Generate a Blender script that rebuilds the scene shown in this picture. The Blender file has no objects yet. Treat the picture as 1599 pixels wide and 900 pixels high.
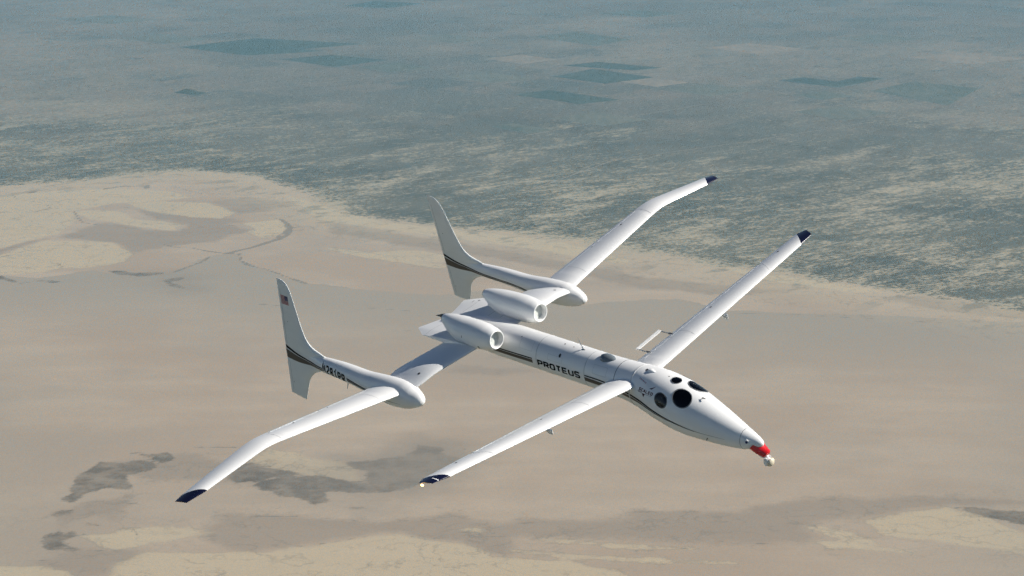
import bpy, bmesh, math, random
import numpy as np
from mathutils import Vector, Matrix
from mathutils.bvhtree import BVHTree

scene = bpy.context.scene
col = scene.collection
R = math.radians
random.seed(7)

# ---------------------------------------------------------------- camera
CAM_DEP = R(12.7)
cam_data = bpy.data.cameras.new('camera')
cam = bpy.data.objects.new('camera', cam_data)
col.objects.link(cam)
cam.location = (-1.3519, -63.3458, 16.2798)
cam.rotation_euler = (math.pi / 2 - CAM_DEP, 0, 0)
cam_data.sensor_width = 36
cam_data.lens = 75.487
cam_data.clip_start = 0.5
cam_data.clip_end = 400000
scene.camera = cam

# ---------------------------------------------------------------- sky, sun, exposure
SUN_DIR = Vector((0.8116, -0.0193, 0.5839)).normalized()
world = bpy.data.worlds.new('World')
scene.world = world
world.use_nodes = True
wn = world.node_tree
wn.nodes.clear()
w_out = wn.nodes.new('ShaderNodeOutputWorld')
w_bg = wn.nodes.new('ShaderNodeBackground')
w_sky = wn.nodes.new('ShaderNodeTexSky')
w_sky.sky_type = 'NISHITA'
w_sky.sun_disc = False
w_sky.sun_elevation = math.asin(SUN_DIR.z)
w_sky.sun_rotation = math.atan2(SUN_DIR.x, SUN_DIR.y)
w_sky.altitude = 3000
w_bg.inputs['Strength'].default_value = 0.05
wn.links.new(w_sky.outputs[0], w_bg.inputs['Color'])
wn.links.new(w_bg.outputs[0], w_out.inputs['Surface'])

sun_data = bpy.data.lights.new('sun', 'SUN')
sun = bpy.data.objects.new('sun', sun_data)
col.objects.link(sun)
sun.rotation_euler = SUN_DIR.to_track_quat('Z', 'Y').to_euler()
sun_data.energy = 5.0
sun_data.angle = R(0.5)
sun_data.color = (1.0, 0.95, 0.87)

scene.view_settings.view_transform = 'Standard'
scene.view_settings.look = 'None'
scene.view_settings.gamma = 1
scene.view_settings.exposure = 0.42
scene.view_settings.use_curve_mapping = False
scene.render.engine = 'CYCLES'
scene.cycles.use_denoising = True
scene.cycles.denoising_prefilter = 'NONE'
scene.cycles.max_bounces = 5
scene.cycles.diffuse_bounces = 2
scene.cycles.transparent_max_bounces = 4
scene.cycles.use_light_tree = False
scene.cycles.volume_bounces = 0

# ---------------------------------------------------------------- node helpers
class NT:
    def __init__(self, name):
        self.mat = bpy.data.materials.new(name)
        self.mat.use_nodes = True
        self.t = self.mat.node_tree
        self.t.nodes.clear()
        self.out = self.t.nodes.new('ShaderNodeOutputMaterial')
    def n(self, kind, **kw):
        nd = self.t.nodes.new(kind)
        for k, v in kw.items():
            setattr(nd, k, v)
        return nd
    def put(self, sock, v):
        if hasattr(v, 'is_output'):
            self.t.links.new(v, sock)
        else:
            sock.default_value = v
    def math(self, op, a, b=0.0, c=0.0, clamp=False):
        nd = self.n('ShaderNodeMath', operation=op, use_clamp=clamp)
        for i, v in enumerate((a, b, c)):
            self.put(nd.inputs[i], v)
        return nd.outputs[0]
    def step(self, v, lo, hi):                      # smooth 0..1 ramp, lo may exceed hi
        nd = self.n('ShaderNodeMapRange', interpolation_type='SMOOTHSTEP')
        flip = lo > hi
        self.put(nd.inputs[0], v)
        nd.inputs[1].default_value = min(lo, hi)
        nd.inputs[2].default_value = max(lo, hi)
        nd.inputs[3].default_value = 1.0 if flip else 0.0
        nd.inputs[4].default_value = 0.0 if flip else 1.0
        return nd.outputs[0]
    def mix(self, f, a, b):
        nd = self.n('ShaderNodeMix', data_type='RGBA')
        self.put(nd.inputs[0], f)
        for i, v in ((6, a), (7, b)):
            if isinstance(v, tuple):
                v = (*v[:3], 1.0)
            self.put(nd.inputs[i], v)
        return nd.outputs[2]
    def noise(self, vec, scale, detail=5.0, rough=0.55, distort=0.0):
        nd = self.n('ShaderNodeTexNoise', noise_dimensions='3D')
        self.put(nd.inputs['Vector'], vec)
        nd.inputs['Scale'].default_value = scale
        nd.inputs['Detail'].default_value = detail
        nd.inputs['Roughness'].default_value = rough
        nd.inputs['Distortion'].default_value = distort
        return nd.outputs[0]
    def mapping(self, vec, loc=(0, 0, 0), rot=(0, 0, 0), scale=(1, 1, 1)):
        nd = self.n('ShaderNodeMapping')
        self.put(nd.inputs[0], vec)
        nd.inputs[1].default_value = loc
        nd.inputs[2].default_value = rot
        nd.inputs[3].default_value = scale
        return nd.outputs[0]
    def attr(self, name):
        return self.n('ShaderNodeAttribute', attribute_name=name).outputs['Fac']
    def pos(self):
        return self.n('ShaderNodeNewGeometry').outputs['Position']
    def obj_co(self):
        return self.n('ShaderNodeTexCoord').outputs['Object']
    def bsdf(self, color, rough=0.5, **kw):
        b = self.n('ShaderNodeBsdfPrincipled')
        if isinstance(color, tuple):
            color = (*color[:3], 1.0)
        self.put(b.inputs['Base Color'], color)
        self.put(b.inputs['Roughness'], rough)
        for k, v in kw.items():
            self.put(b.inputs[k], v)
        self.t.links.new(b.outputs[0], self.out.inputs['Surface'])
        return b

def new_obj(name, mesh, mat=None, parent=None):
    o = bpy.data.objects.new(name, mesh)
    col.objects.link(o)
    if mat is not None:
        mesh.materials.append(mat)
    if parent is not None:
        o.parent = parent
    return o

def mesh_from(verts, faces, smooth=True, sharp=40.0, recalc=True):
    me = bpy.data.meshes.new('mesh')
    me.from_pydata([tuple(v) for v in verts], [], faces)
    if recalc:
        bm = bmesh.new()
        bm.from_mesh(me)
        bmesh.ops.remove_doubles(bm, verts=bm.verts, dist=1e-6)
        bmesh.ops.recalc_face_normals(bm, faces=bm.faces)
        bm.to_mesh(me)
        bm.free()
    if smooth:
        for p in me.polygons:
            p.use_smooth = True
        if sharp < 180:
            me.set_sharp_from_angle(angle=R(sharp))
    me.update()
    return me

# ground outlines, kilometres east / north of the point under the aircraft
SHORE_AREAS = [
 [(-6.329,18.95),(-4.688,19.316),(-4.2,19.453),(-3.75,19.802),(-3.01,20.127),(-2.399,19.802),(-1.904,19.016),(-1.58,18.379),(-1.377,17.899),(-1.004,17.639),(-0.619,17.386),(-0.208,17.167),(0.157,16.98),(0.514,16.796),(0.872,16.366),(1.356,16.099),(1.502,15.817),(1.74,15.679),(2.222,15.345),(2.681,15.024),(3.2,14.615),(3.532,14.36),(4.589,13.506),(2.387,6.631),(-2.388,6.631)]]
PALE_AREAS = [
 [(-4.327,15.884),(-3.955,16.169),(-3.873,16.464),(-3.738,16.753),(-3.446,16.753),(-3.171,16.676),(-3.036,16.426),(-2.931,16.169),(-2.961,15.919),(-3.082,15.78),(-3.213,15.711),(-3.387,15.711),(-3.523,15.541),(-3.797,15.488),(-4.213,15.441)],
 [(-3.76,18.015),(-3.537,18.06),(-3.327,17.989),(-3.173,17.666),(-2.901,17.581),(-2.739,17.412),(-2.773,17.166),(-2.975,17.247),(-3.376,17.538),(-3.577,17.666)],
 [(-3.395,18.471),(-3.061,18.49),(-2.664,18.425),(-2.499,18.195),(-2.366,17.927),(-2.448,17.683),(-2.698,17.735),(-3.024,17.944),(-3.223,18.15)],
 [(-2.274,17.454),(-2.065,17.581),(-1.945,17.666),(-1.838,17.247),(-1.898,16.925),(-1.998,16.847),(-2.15,17.085),(-2.106,17.247)],
 [(-4.997,18.471),(-4.562,18.775),(-4.1,19.028),(-3.598,19.128),(-3.055,18.999),(-2.833,18.66),(-3.112,18.49),(-3.463,18.378),(-3.763,18.033),(-3.641,17.581),(-3.686,17.021),(-3.801,16.831),(-4.015,16.426),(-4.42,16.242)],
 [(-2.063,18.885),(-1.546,18.166),(-1.067,17.526),(-0.524,17.221),(0.258,16.796),(0.796,16.244),(0.636,15.957),(0.202,16.391),(-0.513,16.849),(-1.049,17.221),(-1.606,17.582)],
 [(-1.193,16.268),(-0.801,16.391),(-0.493,16.147),(-0.535,15.91),(-0.978,16.004)],
 [(-1.511,16.491),(-1.146,16.317),(-0.482,15.771),(-0.527,15.679),(-1.183,16.123)],
 [(0.103,16.693),(0.506,16.516),(0.905,15.957),(0.851,15.863),(0.493,16.075)],
 [(1.393,15.957),(1.901,15.499),(2.291,15.236),(2.659,14.919),(2.423,14.878),(1.876,15.279)],
 [(-1.36,10.93),(-1.315,11.068),(-1.161,10.994),(-1.092,10.907),(-0.9,10.844),(-0.861,10.779),(-0.804,10.682),(-0.768,10.524),(-0.84,10.497),(-0.962,10.572),(-1.082,10.613),(-1.231,10.682),(-1.391,10.836)],
 [(-1.916,10.93),(-1.85,10.951),(-1.813,10.93),(-1.867,10.89)],
 [(-2.022,9.661),(-1.928,9.691),(-1.833,9.758),(-1.752,9.784),(-1.669,9.794),(-1.558,9.777),(-1.431,9.696),(-1.536,9.627),(-1.679,9.57),(-1.772,9.492),(-1.85,9.469),(-1.926,9.514)],
 [(-1.815,9.106),(-1.822,9.274),(-1.746,9.343),(-1.728,9.43),(-1.492,9.43),(-1.134,9.43),(-1.079,9.474),(-0.934,9.527),(-0.818,9.581),(-0.656,9.663),(-0.535,9.682),(-0.409,9.599),(-0.242,9.554),(-0.165,9.465),(-0.089,9.36),(0.236,9.325),(0.466,9.173),(0.6,8.984),(0.456,6.631),(-1.363,6.631)],
 [(-2.519,9.24),(-2.166,9.232),(-2.006,9.164),(-1.869,8.345),(-2.296,8.345)],
 [(1.416,9.794),(1.54,9.756),(1.734,9.536),(1.632,9.554),(1.496,9.663)],
 [(1.4,9.581),(1.604,9.572),(1.851,9.43),(1.5,9.483)],
 [(-0.234,9.747),(-0.169,9.756),(-0.172,9.719),(-0.23,9.723)],
 [(0.152,9.599),(0.543,9.536),(0.869,9.465),(0.48,9.474)],
 [(0.0,9.447),(0.298,9.395),(0.592,9.343),(1.029,9.274),(0.589,9.291),(0.178,9.343)],
 [(1.995,10.054),(2.161,10.094),(2.316,9.927),(2.448,9.7),(2.52,9.36),(2.111,9.536),(1.772,9.673),(1.711,9.86)],
 [(0.106,17.167),(0.416,17.006),(0.157,17.006)],
 [(3.282,15.279),(3.502,15.323),(3.694,15.236),(3.488,15.151)],
 [(2.31,16.051),(2.513,16.099),(2.443,15.957)],
 [(2.765,16.441),(3.007,16.391),(2.841,16.293)]]
DARK_AREAS = [
 [(-2.261,10.192),(-2.257,10.256),(-2.231,10.307),(-2.256,10.412),(-2.25,10.545),(-2.229,10.649),(-2.195,10.732),(-2.186,10.842),(-2.163,10.856),(-2.117,10.816),(-2.047,10.799),(-2.007,10.862),(-1.923,10.822),(-1.887,10.751),(-1.926,10.687),(-1.984,10.632),(-1.982,10.518),(-1.937,10.406),(-1.955,10.372),(-2.087,10.38),(-2.16,10.294),(-2.175,10.167),(-2.21,10.141)],
 [(-2.018,10.98),(-1.94,10.977),(-1.86,11.012),(-1.799,10.936),(-1.82,10.89),(-1.839,10.799),(-1.891,10.884),(-1.949,10.925)],
 [(-2.272,9.985),(-2.186,10.059),(-2.2,10.139),(-2.181,10.134),(-2.149,10.034),(-2.183,9.968),(-2.239,9.944)],
 [(-2.225,9.57),(-2.229,9.668),(-2.199,9.707),(-2.201,9.789),(-2.235,9.896),(-2.222,9.896),(-2.177,9.737),(-2.157,9.696),(-2.154,9.645),(-2.125,9.643),(-2.117,9.719),(-2.095,9.751),(-2.104,9.622),(-2.116,9.57),(-2.089,9.518),(-2.028,9.469),(-2.06,9.434),(-2.117,9.456),(-2.162,9.454),(-2.194,9.503)],
 [(-0.893,10.842),(-0.765,10.856),(-0.648,10.907),(-0.574,10.959),(-0.544,11.059),(-0.504,11.118),(-0.381,11.082),(-0.388,10.994),(-0.325,10.942),(-0.279,10.879),(-0.353,10.737),(-0.446,10.545),(-0.483,10.438),(-0.584,10.328),(-0.649,10.328),(-0.714,10.459),(-0.759,10.524),(-0.783,10.605),(-0.77,10.676),(-0.813,10.704)],
 [(-1.334,10.459),(-1.241,10.551),(-1.08,10.591),(-0.927,10.551),(-0.789,10.47),(-0.684,10.433),(-0.66,10.312),(-0.809,10.302),(-0.877,10.338),(-0.957,10.328),(-0.894,10.149),(-0.989,10.139),(-1.091,10.205),(-1.189,10.292),(-1.287,10.37)],
 [(-1.407,10.827),(-1.296,10.743),(-1.1,10.627),(-1.195,10.578),(-1.296,10.518),(-1.411,10.451),(-1.484,10.572),(-1.464,10.737)],
 [(2.161,10.094),(2.344,10.054),(2.585,10.005),(2.535,9.794),(2.37,9.889),(2.254,10.005)],
 [(-3.94,15.488),(-3.782,15.421),(-3.664,15.277),(-3.576,15.199),(-3.458,15.303),(-3.304,15.238),(-3.324,15.199),(-3.484,15.225),(-3.578,15.148),(-3.712,15.303),(-3.908,15.355)],
 [(-3.095,15.656),(-2.937,15.622),(-2.839,15.555),(-2.723,15.541),(-2.584,15.521),(-2.714,15.401),(-2.881,15.468),(-2.994,15.541)],
 [(-2.552,15.277),(-2.454,15.375),(-2.41,15.408),(-2.472,15.212),(-2.357,15.008),(-2.48,15.084)],
 [(-2.09,9.831),(-2.04,9.836),(-1.994,9.817),(-2.034,9.805),(-2.082,9.813)],
 [(-0.844,10.069),(-0.778,10.084),(-0.712,10.074),(-0.776,10.054)]]
DAMP_AREAS = [
 [(-5.731,15.589),(-3.784,15.433),(-3.481,15.345),(-3.114,15.643),(-2.877,15.441),(-2.575,15.508),(-2.435,15.817),(-2.324,16.171),(-2.229,16.244),(-2.105,16.205),(-2.055,15.919),(-1.817,15.611),(-1.649,15.375),(-1.489,15.178),(-1.103,14.982),(-0.729,14.858),(-0.499,14.776),(-0.091,14.982),(0.446,14.457),(0.718,14.575),(1.175,14.695),(1.456,14.322),(1.972,14.227),(2.616,14.151),(3.029,14.04),(5.036,13.592),(2.605,6.631),(-2.605,6.631)]]
BROWN_AREAS = [
 [(-3.627,16.886),(-3.456,17.454),(-3.371,17.513),(-2.93,17.166),(-2.704,17.125),(-2.688,17.666),(-2.212,17.598),(-2.365,17.412),(-2.133,17.206),(-2.218,17.005),(-2.299,16.91),(-2.378,16.691),(-2.707,16.539),(-2.831,16.374),(-2.946,16.256),(-3.15,16.645),(-3.446,16.753)],
 [(-2.645,18.471),(-2.329,18.717),(-1.852,18.378),(-2.081,18.015),(-2.31,17.874),(-2.509,18.268)],
 [(-3.226,18.123),(-2.951,17.9),(-2.215,17.623),(-2.749,17.429),(-3.011,17.666)],
 [(-4.307,16.389),(-4.01,16.404),(-3.856,16.73),(-3.734,16.808),(-3.881,16.501),(-3.972,16.242),(-4.234,16.097)],
 [(2.621,14.695),(2.911,14.796),(3.292,14.457),(3.662,14.151),(3.626,14.003),(3.226,14.151),(2.847,14.457)],
 [(-2.101,10.822),(-1.893,10.893),(-1.754,10.994),(-1.69,10.965),(-1.45,10.765),(-1.18,10.599),(-1.01,10.559),(-1.079,10.412),(-1.324,10.412),(-1.498,10.486),(-1.671,10.545),(-1.834,10.532),(-1.966,10.627)],
 [(-2.262,10.005),(-2.157,10.154),(-1.947,10.23),(-1.908,10.104),(-1.937,9.908),(-2.055,9.956),(-2.135,9.884),(-2.164,9.719),(-2.208,9.86)],
 [(-2.109,9.382),(-2.108,9.447),(-2.02,9.458),(-1.852,9.436),(-1.734,9.447),(-1.73,9.382),(-1.756,9.317),(-1.811,9.253),(-1.821,9.106),(-2.146,9.106),(-2.187,9.295),(-2.118,9.317)],
 [(-1.428,9.956),(-1.352,9.976),(-1.035,9.956),(-0.78,9.893),(-0.668,9.855),(-0.406,9.92),(-0.315,10.017),(-0.172,9.908),(-0.015,9.719),(-0.015,9.36),(-0.165,9.474),(-0.242,9.563),(-0.41,9.604),(-0.55,9.684),(-0.657,9.673),(-0.818,9.586),(-0.934,9.527),(-1.08,9.487),(-1.206,9.403),(-1.366,9.492),(-1.505,9.673)],
 [(-0.337,9.7),(0.063,9.889),(0.564,9.927),(0.599,10.005),(1.106,10.025),(1.211,10.124),(1.477,10.205),(1.934,10.245),(2.702,10.225),(2.672,10.104),(2.165,10.114),(1.892,10.005),(1.497,9.889),(1.403,9.765),(1.476,9.627),(1.357,9.536),(0.997,9.554),(0.547,9.608),(0.061,9.645),(-0.242,9.572)],
 [(-0.081,13.204),(0.245,13.138),(0.404,13.041),(0.201,12.914),(-0.16,13.009)],
 [(-0.317,12.82),(0.001,12.773),(0.237,12.697),(-0.078,12.605),(-0.392,12.666)],
 [(-1.618,17.725),(-1.043,17.113),(-0.509,16.693),(0.487,15.863),(0.946,15.411),(1.754,15.024),(2.017,14.919),(1.499,14.776),(0.923,15.024),(0.383,15.566),(-0.196,16.147),(-0.806,16.516),(-1.454,17.033)]]
CHANNELS = [
 ([(-1.942,17.64),(-1.877,17.479),(-1.819,17.247),(-1.812,16.989),(-1.882,16.769),(-2.059,16.449),(-2.213,16.242)],30),
 ([(-1.875,17.454),(-1.86,17.069),(-1.912,16.769),(-2.0,16.6)],16),
 ([(-2.753,16.592),(-2.669,16.494),(-2.514,16.464),(-2.374,16.33),(-2.235,16.242)],26),
 ([(-2.213,16.242),(-2.142,16.212)],22),
 ([(-2.109,16.242),(-2.074,15.99),(-1.998,15.814),(-1.817,15.629),(-1.664,15.395),(-1.486,15.161)],24),
 ([(-2.322,16.169),(-2.361,15.919),(-2.429,15.78),(-2.523,15.541)],18),
 ([(-1.819,17.247),(-1.753,17.346),(-1.656,17.329)],14),
 ([(-1.942,17.64),(-1.998,17.709)],12),
 ([(-3.751,18.015),(-3.653,17.709),(-3.576,17.496),(-3.448,17.412)],20),
 ([(-4.457,18.804),(-4.36,18.565),(-4.188,18.471),(-4.063,18.36),(-3.977,18.15),(-4.085,17.998),(-4.373,17.962),(-4.61,17.927)],16),
 ([(-3.451,15.884),(-3.394,15.745)],20),
 ([(-3.344,15.787),(-3.24,15.773)],14),
 ([(-3.939,16.097),(-3.81,16.315),(-3.739,16.404)],10),
 ([(-4.131,16.925),(-3.994,17.005),(-3.988,17.329)],8),
 ([(-3.671,19.148),(-3.549,19.248),(-3.336,19.228)],30),
 ([(-3.319,19.128),(-3.325,19.289)],34),
 ([(-4.324,18.901),(-4.296,18.969)],34),
 ([(-4.188,18.95),(-4.109,18.989)],20),
 ([(-3.347,18.195),(-3.259,18.168)],22),
 ([(-3.773,18.95),(-3.726,19.068),(-3.601,19.148)],14),
 ([(-3.173,19.198),(-2.983,19.098),(-2.775,18.852)],18),
 ([(-2.483,18.999),(-2.351,18.901)],20),
 ([(-2.024,9.458),(-1.959,9.452),(-1.912,9.441),(-1.865,9.428),(-1.843,9.45)],9),
 ([(-2.323,9.278),(-2.299,9.3),(-2.19,9.31),(-2.096,9.336),(-2.094,9.386),(-2.121,9.436)],6),
 ([(-1.523,9.918),(-1.529,9.993),(-1.525,10.091),(-1.501,10.205),(-1.47,10.307)],5),
 ([(-1.741,11.082),(-1.684,11.106),(-1.491,11.094)],12),
 ([(-1.702,11.053),(-1.634,10.994),(-1.537,10.913),(-1.418,10.85),(-1.315,10.765),(-1.192,10.71)],8),
 ([(-1.851,9.777),(-1.807,9.696),(-1.776,9.65)],6),
 ([(-1.84,9.777),(-1.799,9.789)],6),
 ([(-2.096,9.765),(-2.001,9.593)],4),
 ([(-2.041,9.679),(-1.929,9.696),(-1.834,9.763),(-1.67,9.801)],5),
 ([(-2.142,9.879),(-2.119,10.042)],5),
 ([(-2.235,9.932),(-2.139,9.789)],4),
 ([(-2.018,9.968),(-1.976,9.951)],6),
 ([(-1.929,10.129),(-1.854,10.159)],6),
 ([(-2.495,10.167),(-2.444,10.154)],6),
 ([(-1.312,11.082),(-1.161,11.0),(-1.092,10.902),(-1.005,10.879),(-0.893,10.842)],6),
 ([(-0.325,11.088),(-0.268,11.077),(-0.206,11.018)],9),
 ([(-1.113,10.225),(-1.155,10.067),(-1.206,10.005)],4),
 ([(-1.171,10.754),(-1.153,10.765)],10),
 ([(-1.331,10.465),(-1.302,10.505),(-1.195,10.58),(-1.097,10.599)],5),
 ([(-0.389,9.985),(-0.331,10.02)],8),
 ([(-0.196,9.765),(-0.206,9.673)],4),
 ([(-0.809,10.294),(-0.664,10.307)],8),
 ([(-0.55,9.684),(-0.41,9.604),(-0.242,9.559),(-0.165,9.469),(-0.089,9.36)],6),
 ([(-1.348,9.944),(-1.034,9.937),(-0.779,9.879),(-0.667,9.836),(-0.406,9.903)],6),
 ([(-1.08,9.487),(-0.934,9.523),(-0.818,9.581),(-0.657,9.67)],7),
 ([(1.416,9.794),(1.474,9.618),(1.207,9.536),(0.969,9.572)],7),
 ([(2.148,10.104),(2.254,9.927),(2.344,9.7)],6),
 ([(2.163,10.104),(2.385,9.956),(2.606,9.831)],8),
 ([(-0.435,9.492),(-0.245,9.719),(-0.122,9.645),(0.304,9.608),(0.597,9.43),(1.056,9.536)],6),
 ([(0.0,9.831),(0.563,9.918),(0.599,10.005),(1.106,10.025)],6),
 ([(2.036,15.066),(2.414,14.817),(2.787,14.615)],10),
 ([(0.276,14.899),(0.457,14.858),(0.81,14.615)],9),
 ([(-1.763,14.516),(-1.6,14.457)],20),
 ([(-1.064,14.418),(-0.704,14.303)],16),
 ([(-0.98,13.821),(-0.506,13.68)],7),
 ([(-1.73,14.04),(-1.199,13.894)],7),
 ([(1.362,14.265),(1.967,14.189),(2.597,14.04),(3.407,13.821)],12)]
FIELDS = [
 ('a',[(-4.771,30.726),(-3.81,31.935),(-2.155,31.147),(-3.003,30.479),(-2.663,30.235),(-3.681,29.681)]),
 ('b',[(-3.162,29.222),(-2.533,29.759),(-1.689,29.147),(-2.357,28.344)]),
 ('c',[(0.527,27.316),(1.056,28.132),(1.8,27.25),(1.16,26.607)]),
 ('d',[(0.685,28.487),(1.146,28.924),(1.984,28.273),(1.596,27.993)]),
 ('e',[(0.026,25.578),(0.455,25.992),(1.256,25.121),(0.783,24.733)]),
 ('f',[(0.339,32.115),(0.984,32.856),(1.757,31.756),(1.203,30.893)]),
 ('g',[(3.362,26.924),(3.728,27.25),(4.07,26.796),(4.425,27.316),(4.719,27.119),(4.003,26.235)]),
 ('h',[(3.36,25.52),(3.794,25.873),(4.072,25.462),(3.664,25.121)]),
 ('i',[(-4.081,25.754),(-3.995,26.113),(-3.663,25.695),(-3.808,25.52)]),
 ('j',[(-2.922,37.125),(-2.432,38.112),(-1.562,37.612),(-2.129,36.768)]),
 ('k',[(-0.206,22.956),(0.002,23.195),(0.413,22.723),(0.171,22.448)]),
 ('l',[(4.363,25.932),(5.026,26.796),(5.738,26.174),(5.038,24.624)]),
 ('m',[(-2.034,28.344),(-1.551,28.85),(-1.081,28.273),(-1.579,27.786)]),
 ('w',[(-0.816,27.316),(-0.33,27.786),(0.247,27.184),(-0.237,26.67)]),
 ('w',[(1.88,26.052),(2.472,26.544),(2.968,25.992),(2.374,25.462)]),
 ('w',[(-1.522,31.935),(-0.966,32.481),(-0.282,31.845),(-0.836,31.233)]),
 ('y',[(2.75,30.643),(3.455,31.233),(4.113,30.561),(3.402,29.916)]),
 ('w',[(0.428,23.587),(0.943,24.043),(1.488,23.488),(0.973,23.004)]),
 ('y',[(5.465,29.45),(6.281,29.995),(7.007,29.298),(6.089,28.631)]),
 ('w',[(-5.907,31.935),(-5.342,32.574),(-4.465,31.845),(-5.021,31.147)]),
 ('w',[(4.77,31.935),(5.528,32.481),(6.088,31.845),(5.321,31.233)]),
 ('y',[(1.369,26.796),(1.796,27.184),(2.208,26.733),(1.778,26.296)]),
 ('y',[(-0.348,29.298),(0.137,29.759),(0.615,29.222),(0.132,28.703)]),
 ('w',[(-7.369,34.863),(-6.658,35.513),(-5.691,34.757),(-6.386,34.032)]),
 ('w',[(3.193,24.095),(3.771,24.57),(4.263,23.991),(3.674,23.438)]),
 ('n',[(1.44,35.735),(2.009,36.417),(2.885,35.847),(2.204,35.185)])]
ROADS = [
 [(-5.838,27.054),(-4.891,26.296),(-3.861,25.52),(-3.087,26.052)],
 [(1.005,20.73),(2.305,21.789),(4.097,23.438),(5.983,24.898)],
 [(0.137,22.313),(1.438,23.838),(2.234,24.733)],
 [(2.126,30.893),(4.146,32.668)],
 [(5.454,27.993),(7.257,28.85)],
 [(0.117,18.95),(1.005,20.73)],
 [(-3.087,26.052),(-1.944,27.054),(-0.678,28.415),(0.534,29.604)],
 [(-4.763,30.978),(-3.543,32.115),(-2.355,32.951)],
 [(1.256,25.121),(2.338,25.932),(3.354,26.86)],
 [(1.984,28.273),(2.766,28.85),(4.118,29.916)],
 [(1.8,27.25),(2.765,26.296),(3.376,25.52)],
 [(-2.084,31.062),(-1.262,30.235),(0.003,28.85)]]

# ---------------------------------------------------------------- ground
GROUND_Z = -3383.7

def axis_steps(knots):
    """knots: (value, spacing there) -> graded coordinates"""
    out = []
    for (a, sa), (b, sb) in zip(knots[:-1], knots[1:]):
        n = max(2, int(round((b - a) / (0.5 * (sa + sb)))))
        t = np.linspace(0, 1, n, endpoint=False)
        k = sa / (sa + sb)
        out.append(a + (b - a) * (t * 2 * k + t * t * (1 - 2 * k)))
    out.append([knots[-1][0]])
    return np.concatenate(out)

gx = axis_steps([(-100000, 12000), (-14000, 900), (-9000, 70), (-4000, 32), (4000, 32), (9000, 70), (14000, 900), (100000, 12000)])
gy = axis_steps([(-100000, 12000), (4000, 900), (7500, 60), (8500, 32), (13000, 36), (19000, 48), (24000, 120), (45000, 400), (60000, 1500), (110000, 12000)])
GX, GY = np.meshgrid(gx, gy)
pts = np.stack([GX.ravel(), GY.ravel()], 1)

def seg_dist(p, a, b):
    d = b - a
    t = np.clip(((p - a) @ d) / max(d @ d, 1e-9), 0, 1)
    q = p - a - t[:, None] * d
    return np.hypot(q[:, 0], q[:, 1])

def poly_sdf(p, poly):
    """signed distance in metres, positive inside"""
    P = np.array(poly, float) * 1000
    dist = np.full(len(p), 1e9)
    inside = np.zeros(len(p), bool)
    for i in range(len(P)):
        a, b = P[i - 1], P[i]
        dist = np.minimum(dist, seg_dist(p, a, b))
        if a[1] != b[1]:
            c = ((a[1] > p[:, 1]) != (b[1] > p[:, 1])) & (p[:, 0] < (b[0] - a[0]) * (p[:, 1] - a[1]) / (b[1] - a[1]) + a[0])
            inside ^= c
    return np.where(inside, dist, -dist)

def union(areas):
    s = np.full(len(pts), -3000.0)
    core = (np.abs(pts[:, 0]) < 12000) & (pts[:, 1] > 5000) & (pts[:, 1] < 50000)
    for poly in areas:
        v = poly_sdf(pts[core], poly)
        s[core] = np.maximum(s[core], v)
    return s

a_shore = poly_sdf(pts, SHORE_AREAS[0])
a_pale = union(PALE_AREAS)
a_dark = union(DARK_AREAS)
a_damp = poly_sdf(pts, DAMP_AREAS[0])
a_brown = union(BROWN_AREAS)
a_chan = np.full(len(pts), -3000.0)
core = (np.abs(pts[:, 0]) < 12000) & (pts[:, 1] > 5000) & (pts[:, 1] < 30000)
for line, width in CHANNELS:
    P = np.array(line) * 1000
    for a, b in zip(P[:-1], P[1:]):
        a_chan[core] = np.maximum(a_chan[core], 0.72 * width - seg_dist(pts[core], a, b))

nx, ny = len(gx), len(gy)
idx = np.arange(nx * ny).reshape(ny, nx)
quads = np.stack([idx[:-1, :-1], idx[:-1, 1:], idx[1:, 1:], idx[1:, :-1]], -1).reshape(-1, 4)
gme = bpy.data.meshes.new('ground')
gme.from_pydata(np.column_stack([pts, np.zeros(len(pts))]).tolist(), [], quads.tolist())
for nm, arr in (('shore', a_shore), ('pale', a_pale), ('dark', a_dark), ('damp', a_damp), ('brown', a_brown), ('channel', a_chan)):
    at = gme.attributes.new(nm, 'FLOAT', 'POINT')
    at.data.foreach_set('value', np.clip(arr, -4000, 4000).astype(np.float32))

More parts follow.
